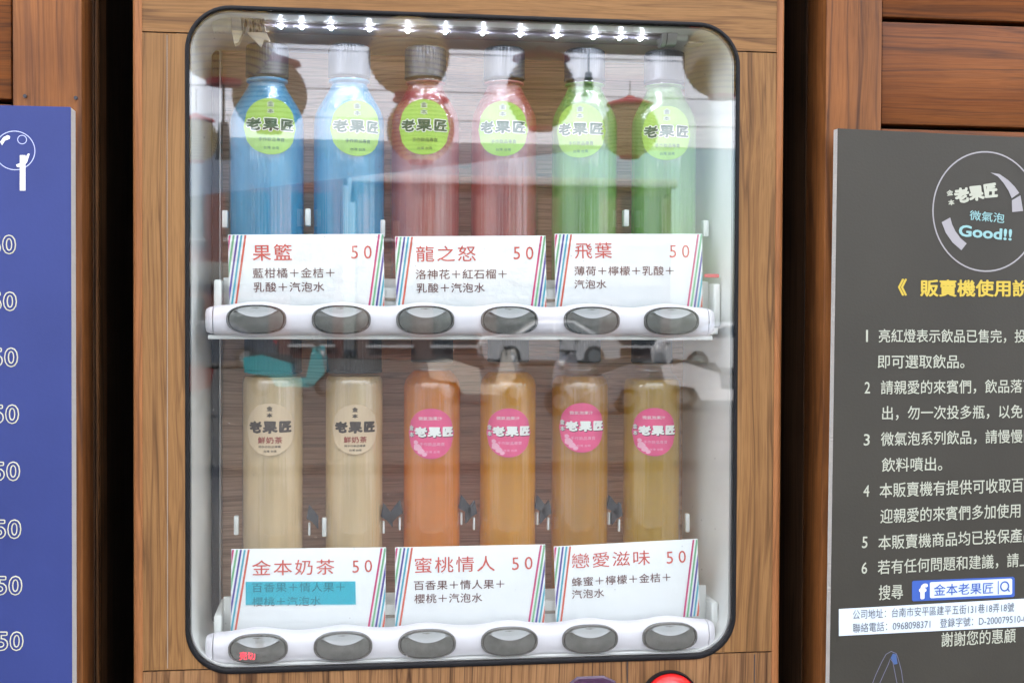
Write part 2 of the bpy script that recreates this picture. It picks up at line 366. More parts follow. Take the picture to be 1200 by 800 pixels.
def fit(s, A, B, h, off=0, space=1.0, grow=0, shear=0, ref=None, res=3):
    """lettering whose ink runs from mid-left A to mid-right B with ink height h; returns 2-D verts."""
    V, Fc = glyphs(s, off, space, shear, res); x0, x1, y0, y1 = ink(ref or V)
    d = Vector(B)-Vector(A); Lg = d.length; d.normalize(); n = Vector((-d.y, d.x))
    sx = Lg/(x1-x0); sy = h/(y1-y0); ym = (y0+y1)/2
    return [tuple(Vector(A)+d*((x-x0)*sx)+n*((y-ym)*sy)) for x, y in V], Fc
def put_text(name, s, fr, px, mat, parent, lift=.0004, off=0, space=1.0, shear=0, label=None, under=None):
    """px = (x0, yc0, x1, yc1, height) in photograph pixels, laid on the frame's surface; under=(extra offset, mat, dx, dz)"""
    x0, a, x1, b_, h = px
    A = fr.loc(x0, a); B = fr.loc(x1, b_); hh = (fr.loc((x0+x1)/2, (a+b_)/2-h/2)-fr.loc((x0+x1)/2, (a+b_)/2+h/2)).length
    base, _ = glyphs(s, off, space, shear)
    V, Fc = fit(s, A, B, hh, off, space, shear=shear)
    o = obj(name, [(u, -lift-layer(i, (s, off, space, shear, 3)), v) for i, (u, v) in enumerate(V)], Fc, mat, parent, local=True)
    if label: o['label'] = label
    if under:
        V, Fc = fit(s, A, B, hh, off+under[0], space, shear=shear, ref=base)
        u2 = obj('lettering_outline', [(u+under[2], -lift*.4-layer(i, (s, off+under[0], space, shear, 3)), v+under[3]) for i, (u, v) in enumerate(V)], Fc, under[1], parent, local=True)
    return o
def poly_on(name, fr, pts, mat, parent, lift=.0003, y1=None):
    P = [fr.loc(*p) for p in pts]
    if y1 is None: return obj(name, [(p.x, -lift, p.y) for p in P], [tuple(range(len(P)))], mat, parent, local=True)
    V, Fc = prism_y([(p.x, p.y) for p in P], -lift, y1); return obj(name, V, Fc, mat, parent, local=True)
def ring_on(name, fr, c, r, wd, mat, parent, lift=.0003, n=64):
    C0 = fr.loc(*c); rr = abs(fr.loc(c[0]+r, c[1]).x-C0.x); ww = wd*rr/r
    V = [(C0.x+q*math.cos(2*math.pi*k/n), -lift, C0.y+q*math.sin(2*math.pi*k/n)) for q in (rr-ww/2, rr+ww/2) for k in range(n)]
    return obj(name, V, [(k, (k+1) % n, n+(k+1) % n, n+k) for k in range(n)], mat, parent, local=True)

# ================================================================ SETTING
G = -ZC
pav = struct(box('pavement', (-30, 30, -10.5, 1.2, G-.3, G), plain('brown_paving', (.17, .15, .13), .8, var=.25, vscale=3, bump=.3, bscale=60)))
road = struct(box('road', (-120, 120, -120, -10.5, G-.42, G-.12), plain('asphalt', (.05, .05, .048), .85, var=.25, vscale=2, bump=.4, bscale=80)))

# --- timber wall either side of the machine (built where it stands, 15 cm deep)
def X(px, py=400, y=0.0): return at(px, py, y).x
def Zp(px, py, y=0.0): return at(px, py, y).z
WT, WB = 1.35, G
def timber_wall(side):
    s = side
    if s < 0:
        t = thing('timber_wall', 'stained timber wall with the blue price board, left of the vending machine', 'wall', (-.9, .1, G))
        xe = X(96, 60); xi = X(14.5, 60); xo = -1.9
    else:
        t = thing('timber_wall', 'stained timber wall with the charcoal instruction board, right of the vending machine', 'wall', (.9, .1, G))
        xe = X(968, 60); xi = X(1034, 60); xo = 1.9
    a, b_ = sorted((xe, xi))
    box('post', (a, b_, 0, .05, WB, WT), M_post, t, bevel=.0018)
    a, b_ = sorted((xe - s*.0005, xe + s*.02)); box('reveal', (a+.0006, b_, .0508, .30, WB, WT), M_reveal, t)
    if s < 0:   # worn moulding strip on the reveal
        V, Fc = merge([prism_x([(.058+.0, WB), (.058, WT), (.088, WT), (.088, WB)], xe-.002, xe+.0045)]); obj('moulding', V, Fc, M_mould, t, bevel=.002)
    g = .006
    # rails and sunken boards between the post and the wall's end
    x0, x1 = sorted((xi + s*.0022, xo))
    zt = Zp(1040, 21) if s > 0 else .9
    zb = Zp(1040, 147) if s > 0 else Zp(10, 118)
    edges = [WT, zt, zb] + [zb-.21*k for k in range(1, 9)]
    edges = [e for e in edges if e > WB+.05] + [WB]
    for i in range(len(edges)-1):
        hi, lo = edges[i], edges[i+1]
        box('board', (x0, x1, .006, .03, lo+.0022, hi-.0022), M_panel, t, bevel=.0015)
    box('backing_board', (x0-.004 if s > 0 else x0, x1 if s > 0 else x1+.004, .031, .05, WB, WT), M_black, t)
    return t
timber_wall(-1); timber_wall(1)
struct(box('recess_back_wall', (-1.9, 1.9, .9, .95, G, 1.618), M_black))
# lintel over the recess: above the picture
lt = thing('timber_lintel', 'dark timber lintel closing the recess above the vending machine', 'lintel', (0, .1, 1.0))
box('beam', (-1.9, 1.9, .0, .9, 1.352, 1.62), M_panel, lt, bevel=.003); box('fascia_board', (-1.9, 1.9, -.022, -.002, 1.36, 1.60), M_post, lt, bevel=.002)

# --- canopy, columns, lanterns in front of the wall (seen in the glass)
CZ = 1.62
cn = thing('canopy', 'white translucent canopy over the forecourt, reflected in the top of the glass', 'canopy', (0, -5, CZ))
Mcan = canopy_mat(); M_frame = plain('pale_grey_canopy_steel', (.45, .46, .48), .5)
ys = [-.05-1.32*k for k in range(9)]
for k in range(8):
    box('canopy_sheet', (-5, 7, ys[k+1]+.002, ys[k]-.002, CZ, CZ+.012), Mcan, cn)
V, Fc = merge([boxg(-5, 7, y-.005, y+.005, CZ-.008, CZ-.002) for y in ys])
obj('canopy_rafter', V, Fc, M_frame, cn)
box('added_dark_beam', (-5, 7, -6.05, -5.15, CZ-.10, CZ-.014), plain('brown_grey_added_beam', (.16, .13, .11), .6), cn)  # added beam: darkens the reflection along the top of the glass
box('canopy_flashing', (-5, 7, -.043, .9, CZ+.013, CZ+.03), M_frame, cn)
ye = ys[-1]
zv = lambda x: min(CZ-.02, 1.09+.139*(x+1.45))
V, Fc = prism_y([(-5, CZ), (3, CZ), (3, CZ-.03), (2.2, CZ-.03), (-1.5, zv(-1.5)), (-5, zv(-5))], ye-.05, ye-.04)
obj('canopy_valance', V, Fc, Mcan, cn)
for x in (-4.8, 6.8):
    c = thing('canopy_column', 'pale steel column carrying the %s front corner of the canopy' % ('left' if x < 0 else 'right'), 'column', (x, ys[-1]+.2, G))
    box('shaft', (x-.08, x+.08, ys[-1]+.12, ys[-1]+.28, G+.02, CZ-.04), M_frame, c, bevel=.01); box('base_plate', (x-.16, x+.16, ys[-1]+.04, ys[-1]+.36, G, G+.02), M_frame, c)

def reflect_pt(px, py, dist):                 # where a thing seen in the glass stands, dist metres from the eye along the mirrored ray
    d = ray(px, py).normalized(); t0 = (0.0-CAM.y)/d.y; p = CAM + d*t0
    return p + Vector((d.x, -d.y, d.z))*(dist-t0)
def paper(name, col):
    mt, N, L, b = newmat(name); b.inputs['Base Color'].default_value = (*col, 1); b.inputs['Roughness'].default_value = .7
    tl = N.new('ShaderNodeBsdfTranslucent'); tl.inputs[0].default_value = (*col, 1)
    mx = N.new('ShaderNodeMixShader'); mx.inputs[0].default_value = .6
    L.new(b.outputs[0], mx.inputs[1]); L.new(tl.outputs[0], mx.inputs[2]); L.new(mx.outputs[0], N['Material Output'].inputs[0]); return mt
M_lant = paper('ochre_lantern_paper', (.98, .80, .36))
M_lant2 = paper('straw_lantern_paper', (.97, .90, .58))
M_rib = plain('bamboo_rib', (.25, .12, .035), .6)
M_lantr = plain('red_lantern_ring', (.62, .03, .05), .5); M_cord = plain('dark_cord', (.03, .03, .03), .8)
def lantern(px, py, rpx, dist, mat, label, tassel=False, hat=True, tall=1.0):
    c = reflect_pt(px, py, dist); r = rpx*dist/F; h = r*.92*tall
    t = thing('paper_lantern', label, 'lantern', tuple(c), group='paper lanterns hanging under the canopy')
    prof = []
    nr = 17
    for i in range(nr*4+1):
        u = -1+2*i/(nr*4); rr = r*math.sqrt(max(0.0, 1-(u*.93)**2)); rr *= 1-.035*(1+math.cos(2*math.pi*i/4))
        prof.append((max(rr, r*.3), c.z+u*h))
    V, Fc = lathe(prof, 36, (c.x, c.y, 0), caps=False); obj('shade', V, Fc, mat, t, smooth=True)
    rb = []
    for i in range(1, 15):
        u = -1+2*i/15; rr = max(r*math.sqrt(1-(u*.93)**2), r*.3); z_ = c.z+u*h; q = r*.018
        rb.append(lathe([(rr*.985, z_-q), (rr*1.012, z_-q*.6), (rr*1.012, z_+q*.6), (rr*.985, z_+q)], 36, (c.x, c.y, 0), caps=False))
    V, Fc = merge(rb); obj('bamboo_ribs', V, Fc, M_rib, t)
    if hat:
        V, Fc = lathe([(r*.12, c.z+h*1.28), (r*.2, c.z+h*1.2), (r*.82, c.z+h*.98), (r*.84, c.z+h*.90), (r*.5, c.z+h*.88)], 32, (c.x, c.y, 0)); obj('top_ring', V, Fc, M_lantr, t, smooth='sharp')
    V, Fc = lathe([(r*.34, c.z-h*1.1), (r*.36, c.z-h*.98), (r*.3, c.z-h*.9)], 24, (c.x, c.y, 0)); obj('bottom_ring', V, Fc, M_lantr, t)
    V, Fc = cyl((c.x, c.y, c.z+h*1.2), (c.x, c.y, CZ-.004), .004, 6); obj('cord', V, Fc, M_cord, t)
    if tassel:
        V, Fc = merge([cyl((c.x, c.y, c.z-h*1.9), (c.x, c.y, c.z-h*1.05), .006, 6), cyl((c.x, c.y, c.z-h*2.7), (c.x, c.y, c.z-h*1.9), .035, 10, r1=.02)]); obj('tassel', V, Fc, M_cord, t)
lantern(316, 112, 42, 7.0, M_lant2, 'straw paper lantern with red ring, reflected over the first blue bottle', tassel=False)
lantern(262, 40, 56, 5.6, M_lant, 'large ochre paper lantern reflected at the upper left corner of the glass', tassel=True)
lantern(479, 66, 46, 6.4, M_lant, 'ochre paper lantern reflected below the light tube, left of the middle', hat=False)
lantern(493, 152, 39, 8.2, M_lant, 'ochre paper lantern reflected behind the third green sticker')
lantern(634, 108, 40, 7.2, M_lant, 'ochre paper lantern with red hat reflected right of the fourth green sticker', tall=1.1)
lantern(738, 152, 33, 8.8, M_lant2, 'straw paper lantern with red hat reflected between the two green drinks')
lantern(846, 70, 44, 6.2, M_lant, 'ochre paper lantern reflected at the upper right corner of the glass')
lantern(230, 164, 25, 9.4, M_lant2, 'small straw paper lantern reflected by the left edge of the glass')
lantern(690, 20, 36, 7.6, M_lant, 'ochre paper lantern with a long dark tassel reflected above the fifth bottle', tassel=True, hat=False)

for sx in (-1, 1):      # unseen white reflector panels added at either side for bright streaks on the bottles
    hb = thing('reflector_panels', 'added row of white reflector panels, out of view beside the forecourt on the %s' % ('left' if sx < 0 else 'right'), 'light reflector', (sx*(5.6 if sx < 0 else 8.3), -5, G))
    xx = -5.6 if sx < 0 else 8.3
    for k in range(6): box('panel', (xx-.03, xx+.03, -1.6-1.5*(k+1)+.01, -1.6-1.5*k-.01, G+.1, G+2.5), M_white, hb, bevel=.004)
    for k in range(7): box('post', (xx-.05, xx+.05, -1.6-1.5*k-.008, -1.6-1.5*k+.008, G, G+2.6), M_frame, hb)
# --- across the road: buildings, cars, trees (only seen in the glass)
M_win = plain('dark_window', (.03, .04, .05), .12, coat=.5)
def shop(x0, x1, y, h, mat, label, nwin, floors, sign=None):
    t = thing('shop_building', label, 'building', ((x0+x1)/2, y-4, G))
    box('wall', (x0, x1, y-8, y, G-.1, G+h), mat, t, bevel=.03)
    box('roof', (x0-.2, x1+.2, y-8.2, y+.25, G+h+.01, G+h+.3), M_frame, t, bevel=.03)
    for f in range(floors):
        for i in range(nwin):
            cx = x0+(i+.5)*(x1-x0)/nwin; z0 = G+1.0+f*3.2 if f else G+.4
            fr_ = box('window', (cx-.75, cx+.75, y+.005, y+.06, z0, z0+1.7), M_win, t); box('sill', (cx-.85, cx+.85, y+.065, y+.16, z0-.08, z0), M_frame, fr_)
    box('signboard', (x0+.4, x1-.4, y+.01, y+.2, G+2.55, G+3.35), sign or plain('brown_board', (.20, .15, .12), .5), t, bevel=.02)
shop(-24, -12, -44, 8.0, plain('buff_render', (.17, .15, .125), .8, var=.2), 'buff rendered shop building across the road, far left', 5, 2, plain('teal_board', (.04, .16, .17), .5))
shop(-11.5, 0, -46, 7.0, plain('reddish_brick_render', (.17, .065, .05), .8, var=.3), 'dull red two storey shop building across the road', 5, 2, plain('grey_board', (.22, .21, .19), .5))
shop(.5, 12, -45, 6.2, plain('grey_pink_render', (.15, .10, .09), .8, var=.25), 'pinkish grey shop building across the road', 5, 2)
M_leaf = plain('dark_green_foliage', (.045, .10, .03), .7, var=.5, vscale=4)
def tree(x, y, h, label):
    t = thing('street_tree', label, 'tree', (x, y, G), group=None)
    V, Fc = merge([cyl((x, y, G-.2), (x+.1, y, G+h*.5), .16, 10, r1=.1), cyl((x+.1, y, G+h*.45), (x-.5, y+.2, G+h*.75), .08, 8, r1=.04), cyl((x+.1, y, G+h*.45), (x+.6, y, G+h*.8), .07, 8, r1=.03)])
    obj('trunk', V, Fc, M_reveal, t)
    V, Fc = [], []
    cl = [Vector((x+random.gauss(0, h*.14), y+random.gauss(0, h*.14), G+h*(.5+.42*random.random()))) for _ in range(26)]
    for c in cl:
        for _ in range(90):
            p = c+Vector([random.gauss(0, h*.055) for _ in range(3)]); q = Vector([random.uniform(-1, 1) for _ in range(3)]).normalized(); a = q.orthogonal()*.11; b_ = q.cross(a)*.6
            n = len(V); V += [tuple(p-a), tuple(p+b_), tuple(p+a), tuple(p-b_)]; Fc.append((n, n+1, n+2, n+3))
    o = obj('crown', V, Fc, M_leaf, t); o['kind'] = 'stuff'
tree(14.5, -30, 5.5, 'leafy street tree across the road, nearest to the silver car')
tree(19, -34, 6.5, 'taller leafy street tree across the road, furthest right')
tree(-8.5, -33, 5.0, 'small leafy street tree in front of the dull red building')
M_tyre = plain('tyre_rubber', (.02, .02, .02), .8); M_rim = plain('alloy_rim', (.5, .5, .5), .3, metal=1)
M_head = plain('headlight_lens', (.7, .7, .7), .1, coat=1); M_tail = plain('tail_light_lens', (.4, .01, .01), .2, coat=1)
def car(x, y, col, label):
    t = thing('parked_car', label, 'car', (x, y, G-.12), group='cars parked across the road')
    z = G-.12; pt = plain('car_paint', col, .3, coat=1)
    low = [(-2.15, .28), (-2.2, .62), (-2.05, .86), (-1.2, .95), (1.35, .97), (1.95, .9), (2.15, .7), (2.15, .3), (1.75, .26), (1.6, .5), (1.35, .6), (1.1, .5), (.95, .24), (-.95, .24), (-1.1, .5), (-1.35, .6), (-1.6, .5), (-1.75, .26)]
    V, Fc = prism_y([(x+a, z+b_) for a, b_ in low], y-.85, y+.85); obj('body', V, Fc, pt, t, bevel=.05)
    up = [(-1.25, .94), (-.55, 1.42), (.75, 1.45), (1.55, .96)]
    V = [(x+a, y-.8+(b_-.94)*.3, z+b_) for a, b_ in up]+[(x+a, y+.8-(b_-.94)*.3, z+b_) for a, b_ in up]
    Fc = [(0, 1, 2, 3), (7, 6, 5, 4), (0, 4, 5, 1), (1, 5, 6, 2), (2, 6, 7, 3), (0, 3, 7, 4)]
    rf = obj('roof', V, Fc, pt, t, bevel=.05)
    for wnd in ([(-1.02, 1.0), (-.52, 1.35), (.05, 1.37), (.05, 1.0)], [(.12, 1.0), (.12, 1.37), (.68, 1.38), (1.28, 1.0)]):
        for sy in (-1, 1):
            V = [(x+a, y+sy*(.806-(b_-.94)*.3), z+b_) for a, b_ in wnd]+[(x+a, y+sy*(.79-(b_-.94)*.3), z+b_) for a, b_ in wnd]
            obj('side_window', V, [(0, 1, 2, 3), (7, 6, 5, 4), (0, 4, 5, 1), (1, 5, 6, 2), (2, 6, 7, 3), (0, 3, 7, 4)], M_win, t)
    for wx in (-1.35, 1.35):
        for sy in (-1, 1):
            V, Fc = cyl((x+wx, y+sy*.66, z+.32), (x+wx, y+sy*.87, z+.32), .32, 24); wh = obj('wheel', V, Fc, M_tyre, t, smooth='sharp')
            V, Fc = cyl((x+wx, y+sy*.872, z+.32), (x+wx, y+sy*.885, z+.32), .2, 16); obj('rim', V, Fc, M_rim, wh)
    for sy in (-1, 1):
        box('headlight', (x-2.2, x-2.08, y+sy*.6-.16, y+sy*.6+.16, z+.62, z+.76), M_head, t, bevel=.02)
        box('tail_light', (x+2.08, x+2.17, y+sy*.62-.14, y+sy*.62+.14, z+.62, z+.8), M_tail, t, bevel=.02)
car(11.0, -34, (.45, .46, .48), 'silver parked car across the road, reflected under the upper shelf at the right')
car(6.6, -40, (.40, .41, .43), 'grey parked car across the road, reflected between the orange and amber bottles')
car(-4.2, -38, (.05, .06, .08), 'dark parked car across the road, reflected under the upper shelf at the left')
car(17.0, -36, (.62, .60, .55), 'cream parked car across the road, furthest right in the reflection')

def scooter(x, y, rz, col, label):
    t = thing('motor_scooter', label, 'scooter', (x, y, G-.12), Matrix.Rotation(rz, 4, 'Z'), 'scooters parked along the far kerb')
    pt = plain('scooter_paint', col, .25, coat=1); L = dict(local=True)
    for wx in (-.62, .62):
        V, Fc = cyl((wx, -.05, .23), (wx, .05, .23), .23, 22); wh = obj('wheel', V, Fc, M_tyre, t, local=True, smooth='sharp')
        V, Fc = cyl((wx, -.055, .23), (wx, .055, .23), .12, 14); obj('rim', V, Fc, M_rim, wh, local=True)
    V, Fc = prism_y([(-.9, .5), (-.95, .72), (-.6, .78), (-.05, .62), (-.02, .34), (.3, .3), (.36, .22), (-.3, .22), (-.42, .42), (-.78, .46)], -.16, .16); obj('body', V, Fc, pt, t, local=True, bevel=.03)
    V, Fc = prism_y([(.3, .32), (.44, .95), (.52, .95), (.62, .5), (.42, .26)], -.2, .2); obj('front_shield', V, Fc, pt, t, local=True, bevel=.03)
    V, Fc = prism_y([(-.85, .74), (-.8, .84), (-.1, .78), (-.02, .66), (-.6, .79)], -.14, .14); obj('seat', V, Fc, M_tyre, t, local=True, bevel=.02)
    V, Fc = merge([cyl((.46, -.3, 1.02), (.46, .3, 1.02), .018, 8), cyl((.46, 0, .9), (.46, 0, 1.03), .04, 8)]); obj('handlebar', V, Fc, M_tyre, t, local=True)
    for sy in (-1, 1):
        V, Fc = merge([cyl((.46, sy*.24, 1.02), (.44, sy*.28, 1.18), .006, 6), boxg(.43, .45, sy*.30-.05, sy*.30+.05, 1.16, 1.24)]); obj('mirror', V, Fc, M_rim, t, local=True)
    V, Fc = merge([boxg(.53, .60, -.08, .08, .78, .88)]); obj('headlight', V, Fc, M_head, t, local=True, bevel=.02)
    return t
for a in ((-4.6, -17.5, .25, (.75, .75, .74), 'white scooter, leftmost along the far kerb'), (-3.0, -18.6, 2.9, (.16, .03, .025), 'dark red scooter beside the white one at the far kerb'),
          (-1.0, -24, .2, (.04, .30, .33), 'teal scooter standing in for a teal poster, third from left along the far kerb'), (2.4, -21.5, .35, (.40, .38, .34), 'beige scooter right of the middle of the far kerb row'),  # the teal one stands in for a hanging poster in the reflection
          (3.9, -19.0, 2.85, (.20, .20, .22), 'dark grey scooter at the far kerb, beside the beige one'), (6.2, -19.6, .3, (.5, .5, .52), 'light grey scooter near the right end of the far kerb row'), (8.3, -20.2, 2.8, (.05, .05, .06), 'black scooter, rightmost along the far kerb')):
    scooter(*a)
# ================================================================ VENDING MACHINE
W2 = .25; HT, HB = .2937, -.2937                 # window opening
XL, XR = X(155, 300), X(918.5, 300)
vm = thing('vending_machine', 'wood grained drinks vending machine with a lit glass fronted display of twelve bottles', 'vending machine', (0, .3, G))
RAD = .040
ow = rrect(-W2, W2, HB, HT, RAD, 12); nq = 13
TLq, TRq, BRq, BLq = ow[:nq], ow[nq:2*nq], ow[2*nq:3*nq], ow[3*nq:]
zs1, zs2 = Zp(185, 38), Zp(870, 764)
gp = .0006
def cut(q, z, above):                            # part of a corner arc above or below a seam
    return [p for p in q if (p[1] > z if above else p[1] < z)]
ztop, zbot = .52, -.9
top = [(XL, ztop), (XR, ztop), (XR, zs1+gp), (W2, zs1+gp)] + cut(TRq, zs1+gp, True)[::-1] + cut(TLq, zs1+gp, True)[::-1] + [(-W2, zs1+gp), (XL, zs1+gp)]
# arcs at the seam: point where the seam meets the arc
def arc_x(z, sgn, cz_):
    dz = z-cz_; return sgn*(W2-RAD+math.sqrt(max(0, RAD**2-dz**2)))
xs_t = arc_x(zs1, 1, HT-RAD); xs_b = arc_x(zs2, 1, HB+RAD)
top = [(XL+.004, ztop), (XR-.004, ztop), (XR-.004, zs1+gp), (xs_t, zs1+gp)] + cut(TRq, zs1+gp, True)[::-1] + cut(TLq, zs1+gp, True)[::-1] + [(-xs_t, zs1+gp), (XL+.004, zs1+gp)]
bot = [(XL+.004, zbot), (-xs_b-.0, zbot), (xs_b, zbot), (XR-.004, zbot), (XR-.004, zs2-gp), (xs_b, zs2-gp)] + cut(BRq, zs2-gp, False) + cut(BLq, zs2-gp, False) + [(-xs_b, zs2-gp), (XL+.004, zs2-gp)]
rst = [(XR-.004, zs1-gp), (XR-.004, zs2+gp), (xs_b, zs2+gp)] + cut(BRq, zs2+gp, True)[::-1] + cut(TRq, zs1-gp, False)[::-1] + [(xs_t, zs1-gp)]
lst = [(XL+.004, zs1-gp), (XL+.004, zs2+gp), (-xs_b, zs2+gp)] + cut(BLq, zs2+gp, True) + cut(TLq, zs1-gp, False) + [(-xs_t, zs1-gp)]
for nm, pl, mt in (('top_panel', top, M_lamh), ('bottom_panel', bot, M_lamb), ('right_stile', rst, M_lamv), ('left_stile', lst, M_lamv)):
    V, Fc = prism_y(pl, 0, .004); obj(nm, V, Fc, mt, vm)
for xa, xb in ((XL, XL+.0095), (XR-.0095, XR)):   # rounded edging strip along each side
    s = 1 if xa == XL else -1; e = xa if s > 0 else xb
    pr = [(e, .02)] + [(e + s*.0062*(1-math.cos(R(a))), .0062-.0062*math.sin(R(a))-.0008+.0002) for a in (0, 22, 45, 67, 90)] + [(e+s*.0085, -.0006), (e+s*.0085, .02)]
    n = len(pr); V = [(x, y, zbot) for x, y in pr]+[(x, y, ztop) for x, y in pr]
    obj('edge_strip', V, [tuple(range(n)), tuple(range(2*n-1, n-1, -1))]+[(i, (i+1) % n, n+(i+1) % n, n+i) for i in range(n)], M_lamedge, vm, smooth='sharp')
# thin vertical joint lines in the laminate
box('joint_line', (X(196, 300)-.0003, X(196, 300)+.0003, -.0004, .0003, zs2+.002, zs1-.002), M_grime, vm)
for px in (735, 884): box('joint_line', (X(px, 780)-.0004, X(px, 780)+.0004, -.0004, .0003, zbot, zs2-.002), M_seam, vm)
# cabinet carcass behind the front: side walls, top, floor and back, open where the display is
box('cabinet_side', (XL+.001, XL+.012, .021, .62, G+.12, ztop), M_black, vm); box('cabinet_side', (XR-.012, XR-.001, .021, .62, G+.12, ztop), M_black, vm)
box('cabinet_top', (XL+.013, XR-.013, .021, .62, ztop-.012, ztop), M_black, vm); box('cabinet_back', (XL+.013, XR-.013, .60, .62, G+.12, ztop-.013), M_black, vm)
box('kick_plate', (XL+.013, XR-.013, .01, .03, G, zbot-.002), M_black, vm)
# gasket
def ring(name, o_, i_, ya, yb, mat, parent, arch=0):
    n = len(o_); V = []
    sec = [(0, yb), (0, ya+arch), (.25, ya+arch*.25), (.6, ya), (.85, ya+arch*.3), (1, ya+arch), (1, yb)]
    for t_, yy in sec:
        for (ax, az), (bx, bz) in zip(o_, i_): V.append((ax+(bx-ax)*t_, yy, az+(bz-az)*t_))
    Fc = []
    for k in range(len(sec)):
        k2 = (k+1) % len(sec)
        for i in range(n): Fc.append((k*n+i, k*n+(i+1) % n, k2*n+(i+1) % n, k2*n+i))
    return obj(name, V, Fc, mat, parent, smooth='sharp')
gin = rrect(-W2+.0034, W2-.0034, HB+.0046, HT-.0036, RAD-.004, 12)
ring('gasket', ow, gin, -.0016, .0042, M_rubber, vm, arch=.0007)
gtr = rrect(-W2+.0036, W2-.0036, HB+.0048, HT-.0038, RAD-.004, 12); gtr2 = rrect(-W2+.0050, W2-.0055, HB+.0058, HT-.0050, RAD-.0050, 12)
ring('window_trim', gtr, gtr2, .0032, .0052, M_steel, vm, arch=.0005)
V, Fc = prism_y(rrect(-W2+.0037, W2-.0037, HB+.0049, HT-.0039, RAD-.004, 12), .0002, .0028); obj('window_glass', V, Fc, M_glass, vm)
# liner box: side walls, ceiling and floor in one rounded shell
D = .150
lin = rrect(-W2+.0052, W2-.0057, HB+.006, HT-.0052, RAD-.006, 10)
lo_ = rrect(-W2-.012, W2+.012, HB-.006, HT+.006, RAD+.01, 10)
nL = len(lin); V = [(x, .0056, z) for x, z in lin]+[(x, D, z) for x, z in rrect(-W2+.009, W2-.011, HB+.008, HT-.009, .012, 10)]+[(x, D, z) for x, z in lo_]+[(x, .0060, z) for x, z in lo_]
Fc = []
for a in range(4):
    for i in range(nL): Fc.append((a*nL+i, a*nL+(i+1) % nL, ((a+1) % 4)*nL+(i+1) % nL, ((a+1) % 4)*nL+i))
obj('display_liner', V, Fc, M_liner, vm, smooth='sharp')
box('back_panel', (-W2-.01, W2+.01, D+.001, D+.008, HB-.01, HT+.01), M_back, vm)
# corner strips beside the back panel
xc = X(256, 400, .14)
box('corner_strip', (xc-.006, xc+.001, .136, .149, HB+.014, HT-.012), M_seam, vm, bevel=.001)
box('corner_strip', (xc+.0016, xc+.003, .132, .149, HB+.014, HT-.012), M_steel, vm)
xc = X(819, 400, .14)
box('corner_strip', (xc-.0016, xc+.0006, .132, .149, HB+.014, HT-.012), M_steel, vm)

# light tube under the ceiling
ty = .034; A = at(292, 23, ty); B = at(790, 42, ty); A = Vector((A.x, ty, (A.z+B.z)/2)); B = Vector((B.x, ty, A.z)); TR_ = .0108
V, Fc = cyl(A, B, TR_, 32); tb = obj('light_tube', V, Fc, M_tubeplastic, vm, smooth='sharp')
box('led_strip', (A.x+.004, B.x-.004, ty-.0045, ty+.0045, A.z-.0042, A.z-.0026), M_pcb, tb)
box('tube_reflector', (A.x+.004, B.x-.004, ty-.0092, ty+.0088, A.z-.002, A.z+.0052), plain('tube_housing_grey', (.40, .375, .37), .75, spec=.2, var=.2, vscale=40), tb, bevel=.002)
for px in (329, 354, 388, 433, 478, 522, 566, 610, 653, 696, 727, 751):
    x = X(px, 38, ty); box('led', (x-.0011, x+.0011, ty-.0056, ty+.0050, A.z-.0056, A.z-.0046), M_led, tb, bevel=.0006)
def socket(x0, x1, ribs, zz):
    V, Fc = merge([cyl((x0, ty, zz), (x1, ty, zz), .0118, 28)]+[cyl((x0+(x1-x0)*(k+.2)/ribs, ty, zz), (x0+(x1-x0)*(k+.6)/ribs, ty, zz), .0128, 28) for k in range(ribs)])
    return obj('tube_socket', V, Fc, plain('grey_socket', (.66, .66, .60), .45), vm, smooth='sharp')
xa = X(250, 22, ty); xb = X(272, 22, ty); xd = X(291, 22, ty)
socket(xa, xb, 5, A.z)
V, Fc = merge([cyl((xb+.0003, ty, A.z), (xb+.009, ty, A.z), .0125, 28)]); obj('tube_clip', V, Fc, M_steel, vm, smooth='sharp')
V, Fc = merge([prism_y([(xb+.001, A.z-.011), (xb+.009, A.z-.0115), (xb+.0055, A.z-.021), (xb+.003, A.z-.022)], ty-.006, ty+.004)]); obj('clip_foot', V, Fc, plain('cream_clip', (.55, .48, .36), .5), vm, bevel=.0008)
V, Fc = prism_y([(xb+.015, A.z-.0125), (xb+.030, A.z-.0125), (xb+.033, A.z-.018), (xb+.028, A.z-.0175), (xb+.0255, A.z-.0225)], ty-.005, ty+.002); obj('tape_scrap', V, Fc, plain('crumpled_tape', (.5, .44, .36), .4), vm, bevel=.0008)
V, Fc = merge([cyl((xb+.010+.0022*k, ty, A.z+.0005*math.sin(k*2)), (xb+.0112+.0022*k, ty, A.z), .0122+.0005*math.sin(k*5), 20) for k in range(9)]); obj('tape_wrap', V, Fc, plain('clear_wrap', (.34, .31, .29), .25, var=.4, vscale=200), vm, smooth='sharp')
xe = X(773, 42, ty)
V, Fc = merge([cyl((xe, ty, A.z), (xe+.004, ty, A.z), .0128, 28), cyl((xe+.005, ty, A.z), (xe+.014, ty, A.z), .0122, 28)]); obj('tube_clip', V, Fc, M_steel, vm, smooth='sharp')
V, Fc = cyl((xe+.0145, ty, A.z), (xe+.026, ty, A.z), .006, 20); obj('tube_pin', V, Fc, M_liner, vm, smooth='sharp')
box('socket_bracket', (xe+.0262, xe+.041, ty-.008, ty+.010, A.z-.009, HT-.012), plain('cream_bracket', (.5, .49, .42), .5), vm, bevel=.002)

